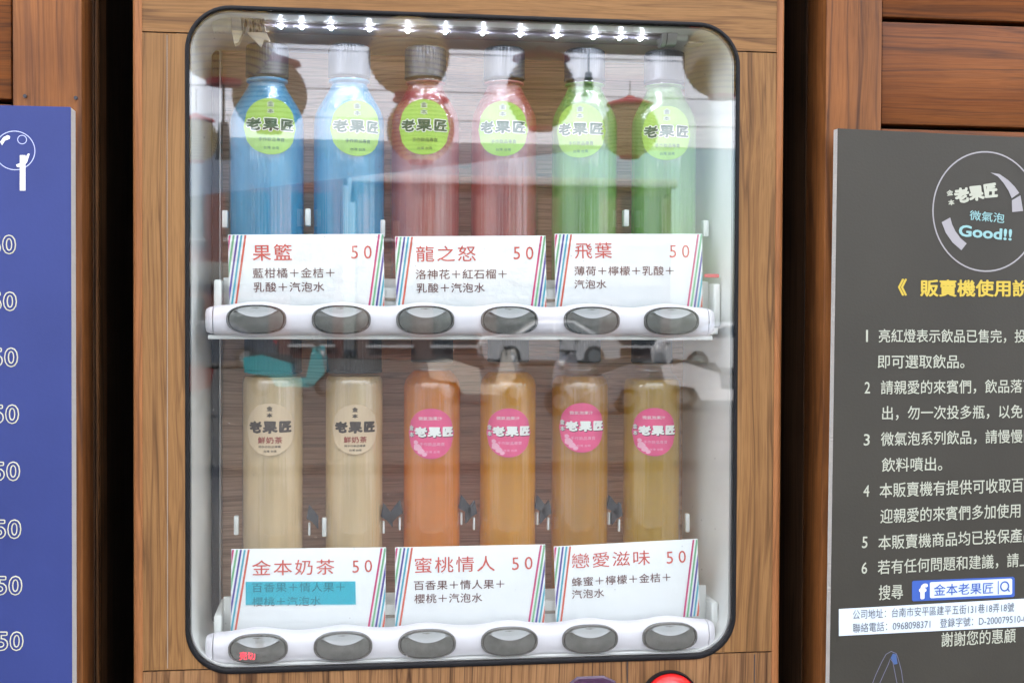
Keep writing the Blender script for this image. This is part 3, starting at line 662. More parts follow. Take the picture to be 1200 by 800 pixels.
# button rails
def rail(cy_px, bxs, lower):
    yb = .012
    cs = [at(px, py, yb) for px, py in bxs]; zc = sum(c.z for c in cs)/6
    x0 = X(240, cy_px, yb); x1 = X(838.5, cy_px, yb)
    xl, xr = X(250, cy_px, yb), X(829, cy_px, yb)
    def hgt(x):
        bulge = sum(math.exp(-((x-c.x)/.0215)**2) for c in cs)
        up = .0125+.0040*bulge; dn = .0135+(.0030 if lower else .0022)*bulge
        for xe_, s in ((x0, 1), (x1, -1)):
            d = (x-xe_)*s
            if d < .012: k = math.sqrt(max(0, 1-((.012-d)/.012)**2)); up *= .62+.38*k; dn *= .62+.38*k
        return up, dn
    def seg(name, a, b_, n):
        V, Fc = [], []; m = 18
        for i in range(n+1):
            x = a+(b_-a)*i/n; up, dn = hgt(x); end = min((x-x0), (x1-x)); pf = 1 if end > .01 else .45+.55*math.sqrt(max(0, 1-((.01-end)/.01)**2))
            for k in range(m+1):
                th = R(-90+180*k/m); sz = math.sin(th); sz = math.copysign(abs(sz)**.9, sz)
                y = .022-.0158*pf*abs(math.cos(th))**.55
                V.append((x, y, zc+(up if sz > 0 else dn)*sz))
            V.append((x, .024, zc-dn*.98)); V.append((x, .024, zc+up*.98))
        mm = m+3
        for i in range(n):
            for k in range(mm):
                k2 = (k+1) % mm
                Fc.append((i*mm+k, i*mm+k2, (i+1)*mm+k2, (i+1)*mm+k))
        Fc += [tuple(range(mm-1, -1, -1)), tuple(n*mm+k for k in range(mm))]
        return obj(name, V, Fc, M_white, vm, smooth='sharp')
    bar = seg('button_rail', xl+.0004, xr-.0004, 150)
    seg('rail_end_cap', x0, xl-.0004, 10); seg('rail_end_cap', xr+.0004, x1, 10)
    # pale lip under / behind the rail
    box('rail_lip', (x0+.002, x1-.001, .0165, .026, zc-.0175, zc-.0135), M_tray, vm, bevel=.001)
    for i, c in enumerate(cs):
        a, b_ = .0248, .0123
        def sup(t_, s=1.0, e=2.5):
            cx, sz = math.cos(t_), math.sin(t_)
            return (c.x+a*s*math.copysign(abs(cx)**(2/e), cx), zc+.0004+b_*s*math.copysign(abs(sz)**(2/e), sz))
        n = 48; rm = [sup(2*math.pi*k/n, 1.06) for k in range(n)]; rmi = [sup(2*math.pi*k/n, .985) for k in range(n)]
        bt = thing_btn = obj('selection_button', *button_geo(c.x, zc+.0004, a*.985, b_*.985), M_btn, vm, smooth='sharp')
        r_ = ring('button_rim', rm, rmi, .0042, .010, M_btnrim, bt, arch=.001)
        # bevel in the upper third tilts up; its paler colour paints in the highlight
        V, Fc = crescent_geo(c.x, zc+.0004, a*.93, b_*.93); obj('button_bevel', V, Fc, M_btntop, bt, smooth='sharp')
        if lower and i == 0:
            V, Fc = glyphs('売切'); ix0, ix1, iy0, iy1 = ink(V)
            P = [((x-ix0)/(ix1-ix0)*.0135-.0160+c.x, .0026, (y-iy0)/(iy1-iy0)*.0072-.0080+zc) for x, y in V]
            obj('sold_out_lettering', P, Fc, M_redled, bt)
    return zc
def button_geo(cx, cz, a, b_):
    V = []; Fc = []; n = 48; rings_ = (1.0, .96, .85, .6, .3)
    for r_ in rings_:
        for k in range(n):
            t_ = 2*math.pi*k/n; c_, s_ = math.cos(t_), math.sin(t_); e = 2.5
            y = .0062 if r_ == 1 else .0024 + .0024*r_*r_
            V.append((cx+a*r_*math.copysign(abs(c_)**(2/e), c_), y, cz+b_*r_*math.copysign(abs(s_)**(2/e), s_)))
    for j in range(len(rings_)-1):
        for k in range(n): Fc.append((j*n+k, j*n+(k+1) % n, (j+1)*n+(k+1) % n, (j+1)*n+k))
    V.append((cx, .0024, cz)); c0 = len(V)-1
    for k in range(n): Fc.append(((len(rings_)-1)*n+k, (len(rings_)-1)*n+(k+1) % n, c0))
    return V, Fc
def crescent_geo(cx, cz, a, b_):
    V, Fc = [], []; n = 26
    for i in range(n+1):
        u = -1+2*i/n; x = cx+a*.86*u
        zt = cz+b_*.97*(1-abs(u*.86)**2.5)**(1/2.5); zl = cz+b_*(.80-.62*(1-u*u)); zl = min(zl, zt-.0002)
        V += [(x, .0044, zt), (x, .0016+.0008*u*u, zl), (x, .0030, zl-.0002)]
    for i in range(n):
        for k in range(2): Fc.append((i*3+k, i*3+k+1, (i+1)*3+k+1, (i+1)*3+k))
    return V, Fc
UB = [(301, 375), (400, 375), (498, 375.5), (596, 376), (692, 376), (785, 376)]
LB = [(303, 759), (402, 756), (500, 753), (596, 750), (690, 747), (783, 743)]
zu = rail(377, UB, False); zl = rail(750, LB, True)

# shelves: front upright behind the cards, floor, steps at the ends
def shelf(zc, name, lower):
    x0, x1 = X(262, 380, .05), X(829, 380, .05)
    box('shelf_front', (x0, x1, .048, .052, zc-.004, zc+.0385), M_tray, vm, bevel=.0008)
    box('shelf_front_step', (x0+.006, x1-.006, .0455, .0475, zc+.0, zc+.026), M_tray, vm, bevel=.0006)
    for ya, yb_ in ((.027, .050), (.060, .072), (.098, .112), (.138, .149)):
        box('shelf_floor_bar', (x0-.004, x1+.004, ya, yb_, zc-.012, zc-.006), M_tray, vm, bevel=.001)
    for px in (262, 829):
        s = 1 if px < 500 else -1; x = X(px, 380, .05)
        a, b_ = sorted((x-s*.007, x)); box('shelf_end', (a, b_, .03, .10, zc-.005, zc+.026 if lower else zc+.036), M_tray, vm, bevel=.002)
    for px in (457, 645):
        x = X(px, 320, .045); box('shelf_divider', (x-.0065, x+.0065, .038, .045, zc+.001, zc+.030), M_tray, vm, bevel=.001)
        box('divider_slot', (x-.005, x+.005, .0365, .0378, zc+.018, zc+.0205), M_grime, vm)
shelf(zu, 'upper', False); shelf(zl, 'lower', True)
# price pointer: small red clip at the right end of the upper shelf
p = at(835, 323.5, .03); box('red_clip', (p.x-.008, p.x+.006, .028, .032, p.z-.0015, p.z+.002), M_lantr, vm, bevel=.0008)

# bottle side clips: white upright with a black hooked top (lower shelf)
for px, py, kind in ((277, 615, 'w'), (365, 612, 'b'), (380, 617, 'w'), (452, 610, 'b'), (466, 606, 'b'), (543, 600, 'b'), (553, 606, 'b'), (632, 600, 'b'), (640, 606, 'b'), (716, 600, 'b'), (723, 608, 'b'), (805, 612, 'w')):
    c = at(px, py, .085)
    if kind == 'w': box('bottle_clip', (c.x-.0022, c.x+.0022, .082, .088, c.z-.009, c.z+.009), M_tray, vm, bevel=.001)
    else:
        s = 1 if px in (365, 452, 543, 632, 716) else -1
        V, Fc = prism_y([(c.x-s*.002, c.z+.016), (c.x+s*.006, c.z+.006), (c.x+s*.006, c.z-.004), (c.x+s*.001, c.z+.002), (c.x-s*.004, c.z+.005)], .080, .086); cl = obj('bottle_clip_hook', V, Fc, M_seam, vm, bevel=.0006)
        box('bottle_clip', (c.x-.001-s*.002, c.x+.001-s*.002, .083, .088, c.z-.012, c.z+.000), M_tray, vm, bevel=.0006)
for px, py in ((264, 257), (361, 255), (733, 256), (826, 268), (448, 268)):
    c = at(px, py, .06); box('bottle_clip', (c.x-.0026, c.x+.0026, .055, .065, c.z-.008, c.z+.008), M_tray, vm, bevel=.001)

# push buttons on the lower panel
def knob(px, py, rpx, mat, nm, ringm):
    c = at(px, py, -.01); r = rpx*1.14/F
    V, Fc = lathe([(0, .022), (r*.45, .0205), (r*.75, .0165), (r*.93, .010), (r, .004), (r, 0)], 40)
    k = obj(nm, [(c.x+x, -.0015-z, c.z+y) for x, y, z in V], Fc, mat, vm, smooth=True)
    V, Fc = lathe([(r*1.02, 0), (r*1.02, .006), (r*1.05, .0062), (r*1.075, .003), (r*1.075, 0)], 40)
    obj('bezel', [(c.x+x, -.0005-z, c.z+y) for x, y, z in V], Fc, ringm, k, smooth='sharp')
knob(787, 823, 34, M_red, 'red_push_button', M_rubber)
c = at(697, 806, -.008)
V, Fc = prism_y([(c.x-.020, c.z-.03), (c.x-.021, c.z+.001), (c.x-.014, c.z+.0062), (c.x+.009, c.z+.0064), (c.x+.018, c.z+.002), (c.x+.017, c.z-.03)], -.012, -.0006); obj('coin_return_lever', V, Fc, M_purple, vm, bevel=.003)

# ================================================================ BOTTLES
def bend(V2, Rr, y_lift, zoff=0):
    return [((Rr+y_lift+q)*math.sin(x/Rr), -(Rr+y_lift+q)*math.cos(x/Rr), z+zoff) for x, z, q in V2]
def slice2d(V, Fc, step):
    bm = bmesh.new(); vs_ = [bm.verts.new((v[0], v[2] if len(v) > 2 else 0, v[1])) for v in V]
    for f in Fc:
        try: bm.faces.new([vs_[i] for i in f])
        except ValueError: pass
    x0 = min(v[0] for v in V); x1 = max(v[0] for v in V); x = x0+step
    while x < x1:
        bmesh.ops.bisect_plane(bm, geom=bm.verts[:]+bm.edges[:]+bm.faces[:], plane_co=(x, 0, 0), plane_no=(1, 0, 0)); x += step
    bm.verts.index_update(); V2 = [(v.co.x, v.co.z, v.co.y) for v in bm.verts]; F2 = [tuple(v.index for v in f.verts) for f in bm.faces]; bm.free(); return V2, F2
def disc2d(r, zc=0, n=48, rows=14):
    V, Fc = [], []
    for j in range(rows+1):
        x = -r+2*r*j/rows
        for k in range(9):
            h = math.sqrt(max(1e-9, r*r-x*x)); V.append((x, zc-h+2*h*k/8))
    for j in range(rows):
        for k in range(8): Fc.append((j*9+k, (j+1)*9+k, (j+1)*9+k+1, j*9+k+1))
    return V, Fc
def sticker(kind, par, Rr, zc, rs, rot):
    """round sticker wrapped on the bottle; children of `par` in its local space"""
    mat = {'green': M_greensticker, 'pink': M_pinksticker, 'tea': M_creamsticker}[kind]
    V, Fc = disc2d(rs); V = [(x, z) for x, z in V]
    def place(name, V, Fc, mt, lift, parent, dx=0, dz=0):
        c, s = math.cos(rot), math.sin(rot)
        P = [((v[0]+dx)+Rr*rotx, v[1]+dz+zc, v[2] if len(v) > 2 else 0.0) for v in V]
        return obj(name, bend(P, Rr, lift), Fc, mt, parent, local=True)
    rotx = rot
    st = place('sticker', V, Fc, mat, .0004, par)
    def line(nm, s, x0, x1, zmid, h, mt, off=0, lift=.0007, space=1, under=None, sag=0):
        V, Fc = fit(s, (x0, zmid), (x1, zmid), h, off, space, res=2); V = [(a, b, layer(i, (s, off, space, 0, 2))) for i, (a, b) in enumerate(V)]
        V2, F2 = slice2d(V, Fc, .004); place(nm, V2, F2, mt, lift, st)
        if under:
            base, _ = glyphs(s, off, space, 0, 2)
            V, Fc = fit(s, (x0, zmid), (x1, zmid), h, off+under[0], space, ref=base, res=2); V = [(a, b, layer(i, (s, off+under[0], space, 0, 2))) for i, (a, b) in enumerate(V)]
            V2, F2 = slice2d(V, Fc, .004); place('lettering_outline', V2, F2, under[1], lift-.0002, st, under[2], under[3])
    k = rs
    if kind == 'green':
        line('lettering', '金', -.11*k, .11*k, .80*k, .18*k, M_dkgreenink, .02, under=(.09, M_paleink, 0, 0))
        line('lettering', '本', -.11*k, .11*k, .54*k, .17*k, M_dkgreenink, .02, under=(.09, M_paleink, 0, 0))
        line('brand_lettering', '老果匠', -.88*k, .88*k, .06*k, .46*k, M_dkgreenink, .045, under=(.060, M_whiteink, 0, 0), space=1.22)
        line('lettering', '手作飲品專賣', -.42*k, .50*k, -.46*k, .15*k, M_dkgreenink)
        line('lettering', '台灣 台南', -.24*k, .30*k, -.76*k, .11*k, M_dkgreenink)
    elif kind == 'pink':
        line('lettering', '微氣泡果汁', -.50*k, .45*k, .60*k, .14*k, M_whiteink)
        line('lettering', '金', -.93*k, -.72*k, .22*k, .20*k, M_whiteink, .02, under=(.03, M_blackink, .0004, -.0004))
        line('lettering', '本', -.92*k, -.71*k, -.05*k, .20*k, M_whiteink, .02, under=(.03, M_blackink, .0004, -.0004))
        line('brand_lettering', '老果匠', -.68*k, .95*k, .06*k, .42*k, M_whiteink, .065, under=(.012, M_blackink, .0006, -.0007), space=1.2)
        line('lettering', '手作飲品專賣', -.45*k, .55*k, -.42*k, .14*k, M_pinkpale)
        line('lettering', '台灣 台南', -.20*k, .35*k, -.72*k, .10*k, M_pinkpale)
        # pale petals printed at the lower left and a sprig at the right
        P, Fq = [], []
        for a, (ux, uz, rr) in enumerate(((-.55, -.55, .20), (-.40, -.70, .17), (-.25, -.82, .12), (-.62, -.35, .12))):
            n = len(P); P += [(ux*k+rr*k*math.cos(q*.6283)*(.75 if q % 2 else 1), uz*k+rr*k*.7*math.sin(q*.6283)) for q in range(10)]; Fq.append(tuple(range(n, n+10)))
        place('petal_print', P, Fq, M_pinkpale, .0006, st)
    else:
        line('lettering', '金', -.11*k, .11*k, .80*k, .19*k, M_teaink, .03)
        line('lettering', '本', -.11*k, .11*k, .54*k, .17*k, M_teaink, .05)
        line('brand_lettering', '老果匠', -.84*k, .86*k, .08*k, .48*k, M_teaink, .065, space=1.22)
        line('lettering', '鮮奶茶', -.45*k, .48*k, -.41*k, .26*k, M_rustink, .025, space=1.1)
        line('lettering', '純手作飲品專賣', -.42*k, .42*k, -.66*k, .09*k, M_blackink, .01)
        line('lettering', '台灣 台南', -.22*k, .26*k, -.83*k, .09*k, M_blackink, .01)
    return st
def bottle(kind, px, ytop_px, rpx, depth, liq, label, floor_z, st_px, st_r, group, capm, fill_px=None, turn=0):
    c = at(px, 300 if kind == 'tall' else 550, depth); sc_ = (depth-CAM.y)/F*1.0
    r = rpx*sc_*1.0; z0 = floor_z
    t = thing('drink_bottle', label, 'bottle', (c.x, depth, z0), Matrix.Rotation(turn, 4, 'Z'), group)
    zt = Zp(px, ytop_px, depth)-z0               # top of the cap above the base
    if kind == 'tall':      # sloping shoulder, narrow neck
        zn = zt-.030; zs_ = zt-.072; nr = .0175
        prof = [(r*.80, 0), (r*.95, .003), (r, .010)] + [(r, .02+(zs_-.02)*k/4) for k in range(5)] + \
               [(nr+(r-nr)*(.45*(.5+.5*math.cos(math.pi*q))+.55*math.cos(math.pi/2*q)), zs_+(zn-.006-zs_)*q) for q in [.12, .24, .36, .48, .6, .72, .84, 1]] + [(nr+.003, zn-.004), (nr+.003, zn-.002), (nr, zn-.001)]
        cr, ch = .0198, .030
    elif kind == 'jar':     # straight sided with a wide cap
        zn = zt-.040; zs_ = zn-.006
        prof = [(r*.85, 0), (r*.97, .003), (r, .008), (r, .03), (r, .08), (r, .12), (r, zs_-.004), (r*.98, zs_), (r*.93, zs_+.003)]
        cr, ch = r*.925, .040
    else:                   # juice bottle: collar, short shoulder, mid sized cap
        zn = zt-.032; zs_ = zn-.018; nr = .0185
        prof = [(r*.85, 0), (r*.97, .003), (r, .008), (r, .03), (r, .08), (r, .12), (r, zs_-.012), (r*1.0, zs_-.006), (r*.96, zs_), (r*.86, zs_+.004), (nr+.001, zs_+.009), (nr, zn-.004), (nr+.0025, zn-.003), (nr+.0025, zn-.001), (nr, zn)]
        cr, ch = .0205, .032
    nf = 18; ph = random.random()*6
    def flute(q, z_, a):                         # faint vertical flutes in the blown plastic
        if q < r*.985 or not .012 < z_ < zs_-.004: return q
        return q*(1+.0032*math.cos(nf*a+ph)+.0018*math.cos((nf+13)*a))
    V, Fc = lathe(prof, 180, fn=flute); b_ = obj('bottle_body', V, Fc, M_pet, t, local=True, smooth=True)
    zf = (Zp(px, fill_px, depth)-z0) if fill_px else zs_+.01
    ip = [(max(0.002, q-.0014), z_+.0008 if i == 0 else z_) for i, (q, z_) in enumerate(prof)]
    lp = []
    for i, (q, z_) in enumerate(ip):
        if z_ < zf: lp.append((q, z_))
        else:
            q0, za = ip[i-1]; k = (zf-za)/(z_-za); lp.append((q0+(q-q0)*k, zf)); break
    V, Fc = lathe(lp, 64); obj('drink', V, Fc, M_liq[liq], b_, local=True, smooth='sharp')
    # cap with fine grip ribs
    n = 96; fn = lambda rr, z_, a: rr*(1+.010*math.cos(a*48)) if rr > cr*.9 else rr
    V, Fc = lathe([(cr*.96, zt-ch), (cr, zt-ch+.001), (cr, zt-ch+.003), (cr*.985, zt-ch+.0035), (cr*.985, zt-.004), (cr*.96, zt-.0012), (cr*.88, zt), (.001, zt)], n, fn=fn)
    cp = obj('cap', V, Fc, capm, t, local=True, smooth='sharp')
    zsr = Zp(px, st_px[1], depth-r)-z0; xs_ = at(st_px[0], st_px[1], depth-r).x-c.x
    sticker({'tall': 'green', 'jar': 'tea', 'juice': 'pink'}[kind], b_, r+.0003, zsr, st_r, math.asin(max(-.6, min(.6, xs_/r))))
    return t
flu = zu-.0055; fll = zl-.0055
gu = 'tall bottles with green stickers on the upper shelf'; gl = 'bottles standing on the lower shelf'
bottle('tall', 313, 54, 43, .070, 'blue', 'bright blue drink bottle, leftmost on the upper shelf', flu, (317, 148), .0255, gu, M_capu, 92, .0)
bottle('tall', 409, 55, 42, .070, 'blue', 'blue drink bottle, second from left on the upper shelf', flu, (418, 150), .0255, gu, M_capu, 95, .01)
bottle('tall', 498, 57, 41, .072, 'rose', 'rose pink drink bottle above the left half of the middle card', flu, (496, 149), .0255, gu, M_capu, 98, .02)
bottle('tall', 590, 58, 40, .072, 'rose', 'rose pink drink bottle above the right half of the middle card', flu, (588, 151), .0255, gu, M_capu, 98, .03)
bottle('tall', 684, 60, 40, .070, 'green', 'green drink bottle above the left half of the upper right card', flu, (680, 153), .0255, gu, M_capu, 100, .0)
bottle('tall', 777, 62, 40, .070, 'green', 'green drink bottle, rightmost on the upper shelf', flu, (781, 156), .0255, gu, M_capu, 102, .01)
bottle('jar', 320, 388, 35.5, .095, 'tea', 'milk tea bottle with wide black cap and cream sticker, leftmost on the lower shelf', fll, (316, 503), .0245, gl, M_cap, 437)
bottle('jar', 415, 388, 34.5, .095, 'tea', 'milk tea bottle with wide black cap, second from left on the lower shelf', fll, (416, 503), .0235, gl, M_cap, 437)
bottle('juice', 506, 385, 34.5, .095, 'orange', 'bright orange drink bottle beside the second milk tea bottle', fll, (505, 508), .0240, gl, M_cap, 434)
bottle('juice', 595, 385, 34.5, .095, 'amber', 'golden amber drink bottle right of the orange one', fll, (596, 507), .0235, gl, M_cap, 436)
bottle('juice', 679, 386, 35, .095, 'honey', 'honey brown drink bottle above the left half of the lower right card', fll, (682, 501), .0240, gl, M_cap, 440)
bottle('juice', 763, 387, 35, .095, 'yellow', 'pale honey coloured drink bottle, rightmost on the lower shelf', fll, (767, 506), .0235, gl, M_cap, 444)

# ================================================================ PRICE CARDS
def card(TL, TR, BY, label, texts, crumple=False, tape=False, yd=.030):
    y0 = yd; O0 = at(TL[0], TL[1], y0); O1 = at(TR[0], TR[1], y0)
    tilt = math.atan2(O1.z-O0.z, O1.x-O0.x)
    fr = Frame(O0, 0, tilt); wd = (O1-O0).length; h = -fr.loc((TL[0]+TR[0])/2, BY).y
    M = fr.matrix()
    # root at the card's foot
    foot = O0 - fr.W*h + fr.U*wd/2
    rt = thing('price_card', label, 'price card', tuple(foot), M, 'price cards on the shelf fronts')
    sh = Vector((wd/2, -h)); fr.O = foot        # frame now measures from the foot
    x0, x1 = -wd/2, wd/2
    V, Fc = boxg(x0, x1, 0, .0012, 0, h)
    obj('card', V, Fc, M_cardcrumple if crumple else M_card, rt, local=True, bevel=.0003)
    # slanted stripes, clipped to the card
    lean = .0100*(h/.066); sw = .0018; pitch = .0034
    def stripe(xt, mt):
        pts = [(xt, h-.0006), (xt+sw, h-.0006), (xt+sw-lean, .0004), (xt-lean, .0004)]
        def clip(P, xx, keep):
            o = []
            for i in range(len(P)):
                a, b_ = P[i], P[(i+1) % len(P)]; ia, ib = keep(a[0]), keep(b_[0])
                if ia: o.append(a)
                if ia != ib: k = (xx-a[0])/(b_[0]-a[0]); o.append((xx, a[1]+(b_[1]-a[1])*k))
            return o
        pts = clip(pts, x0+.0003, lambda q: q >= x0+.0003); pts = clip(pts, x1-.0003, lambda q: q <= x1-.0003) if pts else pts
        if len(pts) > 2: obj('stripe', [(a, -.0003, b_) for a, b_ in pts], [tuple(range(len(pts)))], mt, rt, local=True)
    for k, mt in enumerate((M_mag, M_grn, M_nav, M_tea, M_org)):
        stripe(x0+.0008+k*pitch*1.02, mt); stripe(x1-.0050+k*pitch*.98, mt)
    for s, px, mt, off in texts:
        put_text('price' if s == '50' else 'lettering', s, fr, px, mt, rt, off=off, space=1.15 if mt == M_redink and s != '50' else (1.5 if s == '50' else 1.06))
    if tape:
        P = [fr.loc(*q) for q in ((288, 681), (416.5, 680.5), (417, 707.5), (288, 708))]
        V, Fc = prism_y([(p.x, p.y) for p in P], -.0009, -.00055); obj('tape_strip', V, Fc, M_tapefilm, rt, local=True)
    return rt
def film():
    mt, N, L, b = newmat('cyan_translucent_tape'); out = N['Material Output']
    b.inputs['Base Color'].default_value = (.05, .50, .62, 1); b.inputs['Roughness'].default_value = .35
    t = N.new('ShaderNodeBsdfTransparent'); t.inputs[0].default_value = (.45, .92, .97, 1)
    mx = N.new('ShaderNodeMixShader'); mx.inputs[0].default_value = .30; L.new(t.outputs[0], mx.inputs[1]); L.new(b.outputs[0], mx.inputs[2]); L.new(mx.outputs[0], out.inputs[0]); return mt
M_tapefilm = film()
RI, BI = M_redink, M_brownink
card((267, 275), (449.5, 274), 362, 'white price card with red heading 果籃, upper left below the blue bottles', [
 ('果籃', (296, 296, 342, 295.5, 19.5), RI, .004), ('50', (411.5, 295.5, 435.5, 295.5, 15.5), RI, 0),
 ('藍柑橘＋金桔＋', (296, 320, 392, 319.5, 11.8), BI, .006), ('乳酸＋汽泡水', (297, 336.5, 380, 336, 11.5), BI, .006)], crumple=True)
card((463, 277), (639.5, 276), 362, 'white price card with red heading 龍之怒, upper middle below the rose bottles', [
 ('龍之怒', (487.5, 297.5, 557.5, 297, 18.5), RI, .002), ('50', (601.7, 296.5, 625, 296.5, 15), RI, 0),
 ('洛神花＋紅石榴＋', (487, 321.5, 593.7, 321, 11.3), BI, .006), ('乳酸＋汽泡水', (488, 337.5, 568, 337, 11.2), BI, .006)], crumple=True)
card((650, 274), (823, 274), 361, 'white price card with red heading 飛葉, upper right below the green bottles', [
 ('飛葉', (673.5, 293.8, 717, 293.3, 18.7), RI, .002), ('50', (784.7, 294.5, 807.7, 294.5, 15), RI, 0),
 ('薄荷＋檸檬＋乳酸＋', (673, 317.5, 789.5, 317.2, 11), BI, .006), ('汽泡水', (673, 333, 710.5, 333, 10.5), BI, .006)])
card((271, 643), (452.5, 641), 737, 'white price card with a cyan tape strip over its small print, lower left', [
 ('金本奶茶', (295.5, 665, 392, 663.5, 18), RI, .002), ('50', (413, 663.5, 436, 662.5, 14.5), RI, 0),
 ('百香果＋情人果＋', (295.5, 688, 404, 687, 11.3), BI, .006), ('櫻桃＋汽泡水', (295.5, 704.5, 376, 703.5, 10.8), BI, .006)], tape=True)
card((463, 641), (639, 637.5), 733, 'white price card with red heading 蜜桃情人, lower middle below the orange bottle', [
 ('蜜桃情人', (486, 662, 580, 659.5, 18.3), RI, .002), ('50', (600, 660, 624, 659, 15), RI, 0),
 ('百香果＋情人果＋', (485, 685.5, 591, 683.5, 11), BI, .006), ('櫻桃＋汽泡水', (485.5, 701, 565, 699.5, 11), BI, .006)])
card((649, 640), (817.5, 631), 727, 'white price card tilted up to the right with red heading 戀愛滋味, lower right', [
 ('戀愛滋味', (670, 657, 761.6, 652.5, 17.5), RI, .0), ('50', (781, 653, 803.6, 651.5, 14.3), RI, 0),
 ('蜂蜜＋檸檬＋金桔＋', (670, 681.5, 785.6, 675.5, 10.8), BI, .006), ('汽泡水', (670, 696, 708, 694, 10.5), BI, .006)])

# ================================================================ BLUE PRICE BOARD (left)
fy = -.022
TRc = at(83, 125.5, fy)
frb = Frame((TRc.x, fy, TRc.z), 0, 0)
bb = thing('price_board', 'blue price board with outlined white numbers on the timber wall, left of the machine', 'sign', (TRc.x, fy, TRc.z-1.05), frb.matrix()); frb.O = Vector((TRc.x, fy, TRc.z-1.05))
V, Fc = boxg(-.52, 0, .0, .0008, 0, 1.05); obj('printed_face', V, Fc, M_blueboard, bb, local=True, bevel=.0002)
V, Fc = boxg(-.5195, -.0002, .0009, .0205, .0003, 1.0495); obj('board_core', V, Fc, M_foam, bb, local=True)
for (yc, xr) in ((286.5, 17.6), (353, 18.6), (418.5, 20), (485, 21.2), (551.8, 22.4), (619.5, 23.8), (685.5, 25), (750.5, 26.4)):
    put_text('price', '50', frb, (xr-30, yc, xr, yc, 20.5), M_blueboard, bb, lift=.0006, off=.0, space=1.08, under=(.045, M_creamink, 0, 0))
ring_on('logo_ring', frb, (17.5, 176.5), 23.5, 1.0, M_paleline, bb)
ring_on('logo_bubble', frb, (26, 163.8), 5.2, .9, M_paleline, bb)
poly_on('logo_highlight', frb, [(0.2, 166.5), (4, 161), (9, 158.6), (12, 160), (11.5, 163), (6, 165), (2.5, 170.5)], M_whiteink, bb, lift=.00035)
poly_on('logo_highlight', frb, [(23.4, 182), (30, 182), (30, 223.5), (23.4, 223.5)], M_whiteink, bb, lift=.0005)
poly_on('logo_highlight', frb, [(19, 193), (26, 190.5), (33, 180), (35, 180.5), (32, 190), (27, 196.5), (20, 196)], M_whiteink, bb, lift=.00042)

# ================================================================ CHARCOAL INSTRUCTION BOARD (right)
ang = R(6.0)
P0 = at(982, 150.5, -.028)
frs = Frame(tuple(P0), ang, R(-.35))
hS = 1.0
foot = P0 - frs.W*hS; 
ib = thing('instruction_board', 'charcoal instruction board with pale Chinese lettering and a round logo, right of the machine', 'sign', tuple(foot), frs.matrix()); frs.O = foot
V, Fc = boxg(0, .42, 0, .0008, 0, hS); obj('printed_face', V, Fc, M_greyboard, ib, local=True, bevel=.0002)
V, Fc = boxg(.0002, .4195, .0009, .0085, .0003, hS-.0003); obj('board_core', V, Fc, M_foam, ib, local=True)
T = M_signtext
def sgn(s, x0, y0, x1, y1, h, mt=T, off=.008, **k): return put_text('lettering', s, frs, (x0, y0, x1, y1, h), mt, ib, off=off, **k)
sgn('《', 1052, 336.5, 1062.5, 336.5, 20, M_yellowink, .03); sgn('販賣機使用說明', 1078, 337.5, 1227, 338, 20, M_yellowink, .028)
sgn('1', 1014.6, 393.5, 1016.9, 393.5, 14, off=.002); sgn('亮紅燈表示飲品已售完，投幣後', 1029.6, 393.5, 1230, 394, 16)
sgn('即可選取飲品。', 1028.4, 423.5, 1130, 423.5, 16)
sgn('2', 1013, 454, 1019.4, 454, 13.5); sgn('請親愛的來賓們，飲品落下取', 1032, 454, 1227, 452, 16.5)
sgn('出，勿一次投多瓶，以免', 1033.5, 484, 1198, 482, 16.5)
sgn('3', 1012, 515, 1019, 515, 13.5); sgn('微氣泡系列飲品，請慢慢開', 1032, 514.5, 1212, 510.5, 16.5)
sgn('飲料噴出。', 1033, 544.5, 1104, 543, 16.5)
sgn('4', 1011.6, 574.8, 1018.5, 574.8, 13.5); sgn('本販賣機有提供可收取百元', 1030.5, 574.5, 1214, 567, 17)
sgn('迎親愛的來賓們多加使用', 1031.4, 604.5, 1195.5, 597.5, 17)
sgn('5', 1010, 635, 1016.4, 635, 13.5); sgn('本販賣機商品均已投保產品', 1029, 635.5, 1212, 626, 17)
sgn('6', 1009.5, 665, 1016, 665, 13.5); sgn('若有任何問題和建議，請上', 1028.4, 664.5, 1208, 655, 17)
sgn('搜尋', 1029.6, 694, 1058, 692.5, 17.5)
def pane(nm, pts, mt, lift): return poly_on(nm, frs, pts, mt, ib, lift=lift)
pane('search_badge', [(1070, 680), (1187, 675.2), (1188.8, 677), (1188.8, 697.5), (1187, 699), (1070, 704), (1068.6, 702.5), (1068.6, 681.5)], M_fb, .0003)
pane('search_box', [(1090.5, 681.5), (1184.5, 677.3), (1185.8, 678.5), (1185.8, 694.5), (1184.5, 696), (1090.5, 700.3), (1089.4, 699), (1089.4, 682.5)], M_paperstrip, .0005)
sgn('f', 1076.5, 692.5, 1086.5, 692, 18, M_whiteink, .05, lift=.0007)
sgn('金本老果匠', 1094, 690.8, 1163.5, 688, 13.5, M_fb, .008, lift=.0008)
pane('search_divider', [(1168.8, 680), (1169.8, 680), (1169.8, 695.5), (1168.8, 695.6)], M_fb, .0008)
ring_on('search_icon', frs, (1176.8, 686.3), 4.6, 1.5, M_fb, ib, lift=.0008); pane('search_icon_handle', [(1179.3, 689), (1180.5, 688), (1183, 692), (1181.8, 692.8)], M_fb, .0008)
pane('address_strip', [(982.8, 713), (1240, 698.5), (1240, 731.5), (982.8, 744.5)], M_paperstrip, .0004)
sgn('公司地址：台南市安平區建平五街131巷18弄18號', 999, 719.5, 1188, 710.5, 11, M_darkink, .002, lift=.0007)
sgn('聯絡電話：0968098371　登錄字號：D-200079510-00', 999, 735.3, 1207, 723.5, 11, M_darkink, .002, lift=.0007)
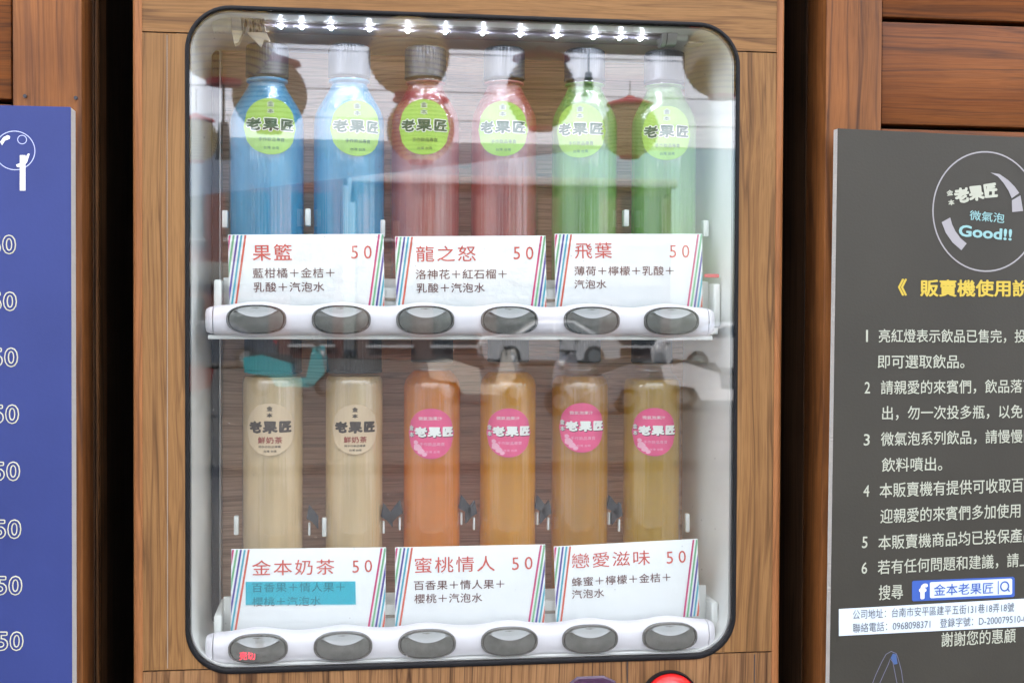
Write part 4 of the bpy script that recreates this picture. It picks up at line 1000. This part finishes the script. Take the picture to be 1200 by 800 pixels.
sgn('謝謝您的惠顧', 1103, 749, 1190, 743.8, 17)
ring_on('logo_ring', frs, (1155.4, 248), 61, 1.5, M_greyink, ib)
def lz(pts): return [(1080+a/5.714, 180+b_/5.714) for a, b_ in pts]
pane('logo_highlight', lz([(460, 128), (520, 138), (580, 180), (620, 220), (652, 264), (602, 300), (580, 250), (545, 195), (510, 155)]), M_greyink, .0004)
pane('logo_highlight', lz([(602, 314), (660, 280), (678, 385), (605, 392)]), M_greyink, .0004)
pane('logo_highlight', lz([(133, 460), (190, 428), (203, 475), (225, 520), (258, 566), (300, 602), (265, 647), (205, 595), (160, 530)]), M_greyink, .0004)
sgn('老果匠', 1118, 230.5, 1168.5, 222.5, 18.5, M_signtext, .055, space=1.0)
sgn('金', 1109, 226.5, 1116.5, 225.5, 6.5, M_signtext, .03); sgn('本', 1111, 237.8, 1118, 237, 6.5, M_signtext, .04)
sgn('微氣泡', 1136, 252, 1176.8, 256, 11.5, M_cyanink, .01); sgn('Good!!', 1123.3, 270, 1185.5, 275.5, 13.5, M_cyanink, .03)
# printed bent straw
def strip2(pts, wpx, mt, lift):
    P = [frs.loc(*p) for p in pts]; k = 1.15/F*wpx/2; V = []; 
    for i, p in enumerate(P):
        d = (P[min(i+1, len(P)-1)]-P[max(i-1, 0)]).normalized(); n = Vector((-d.y, d.x))*k; V += [(p.x+n.x, -lift, p.y+n.y), (p.x-n.x, -lift, p.y-n.y)]
    obj('straw_print', V, [(2*i, 2*i+1, 2*i+3, 2*i+2) for i in range(len(P)-1)], mt, ib, local=True)
strip2([(1020, 806), (1026, 790), (1033, 775), (1038, 766), (1044, 762.5), (1050, 765), (1052, 770), (1056, 785), (1059, 806)], .9, M_strawline, .0004)
strip2([(1028, 806), (1035, 790), (1041, 777), (1043, 771), (1046, 775), (1049, 790), (1052, 806)], .9, M_strawline, .0004)
pane('straw_band', [(1043.5, 770), (1046, 765), (1050, 766), (1051.5, 777), (1047.5, 778)], M_strawblue, .0005)
# screws in the board and post
for px, py in ((29.5, 113), (89, 115)):
    c = at(px, py, 0); V, Fc = cyl((c.x, -.0016, c.z), (c.x, .001, c.z), .0016, 12); tag(obj('nail_head', V, Fc, M_seam), 'dark nail head in the left timber post, %s above the blue board' % ('left one' if px < 50 else 'right one'), 'nail')
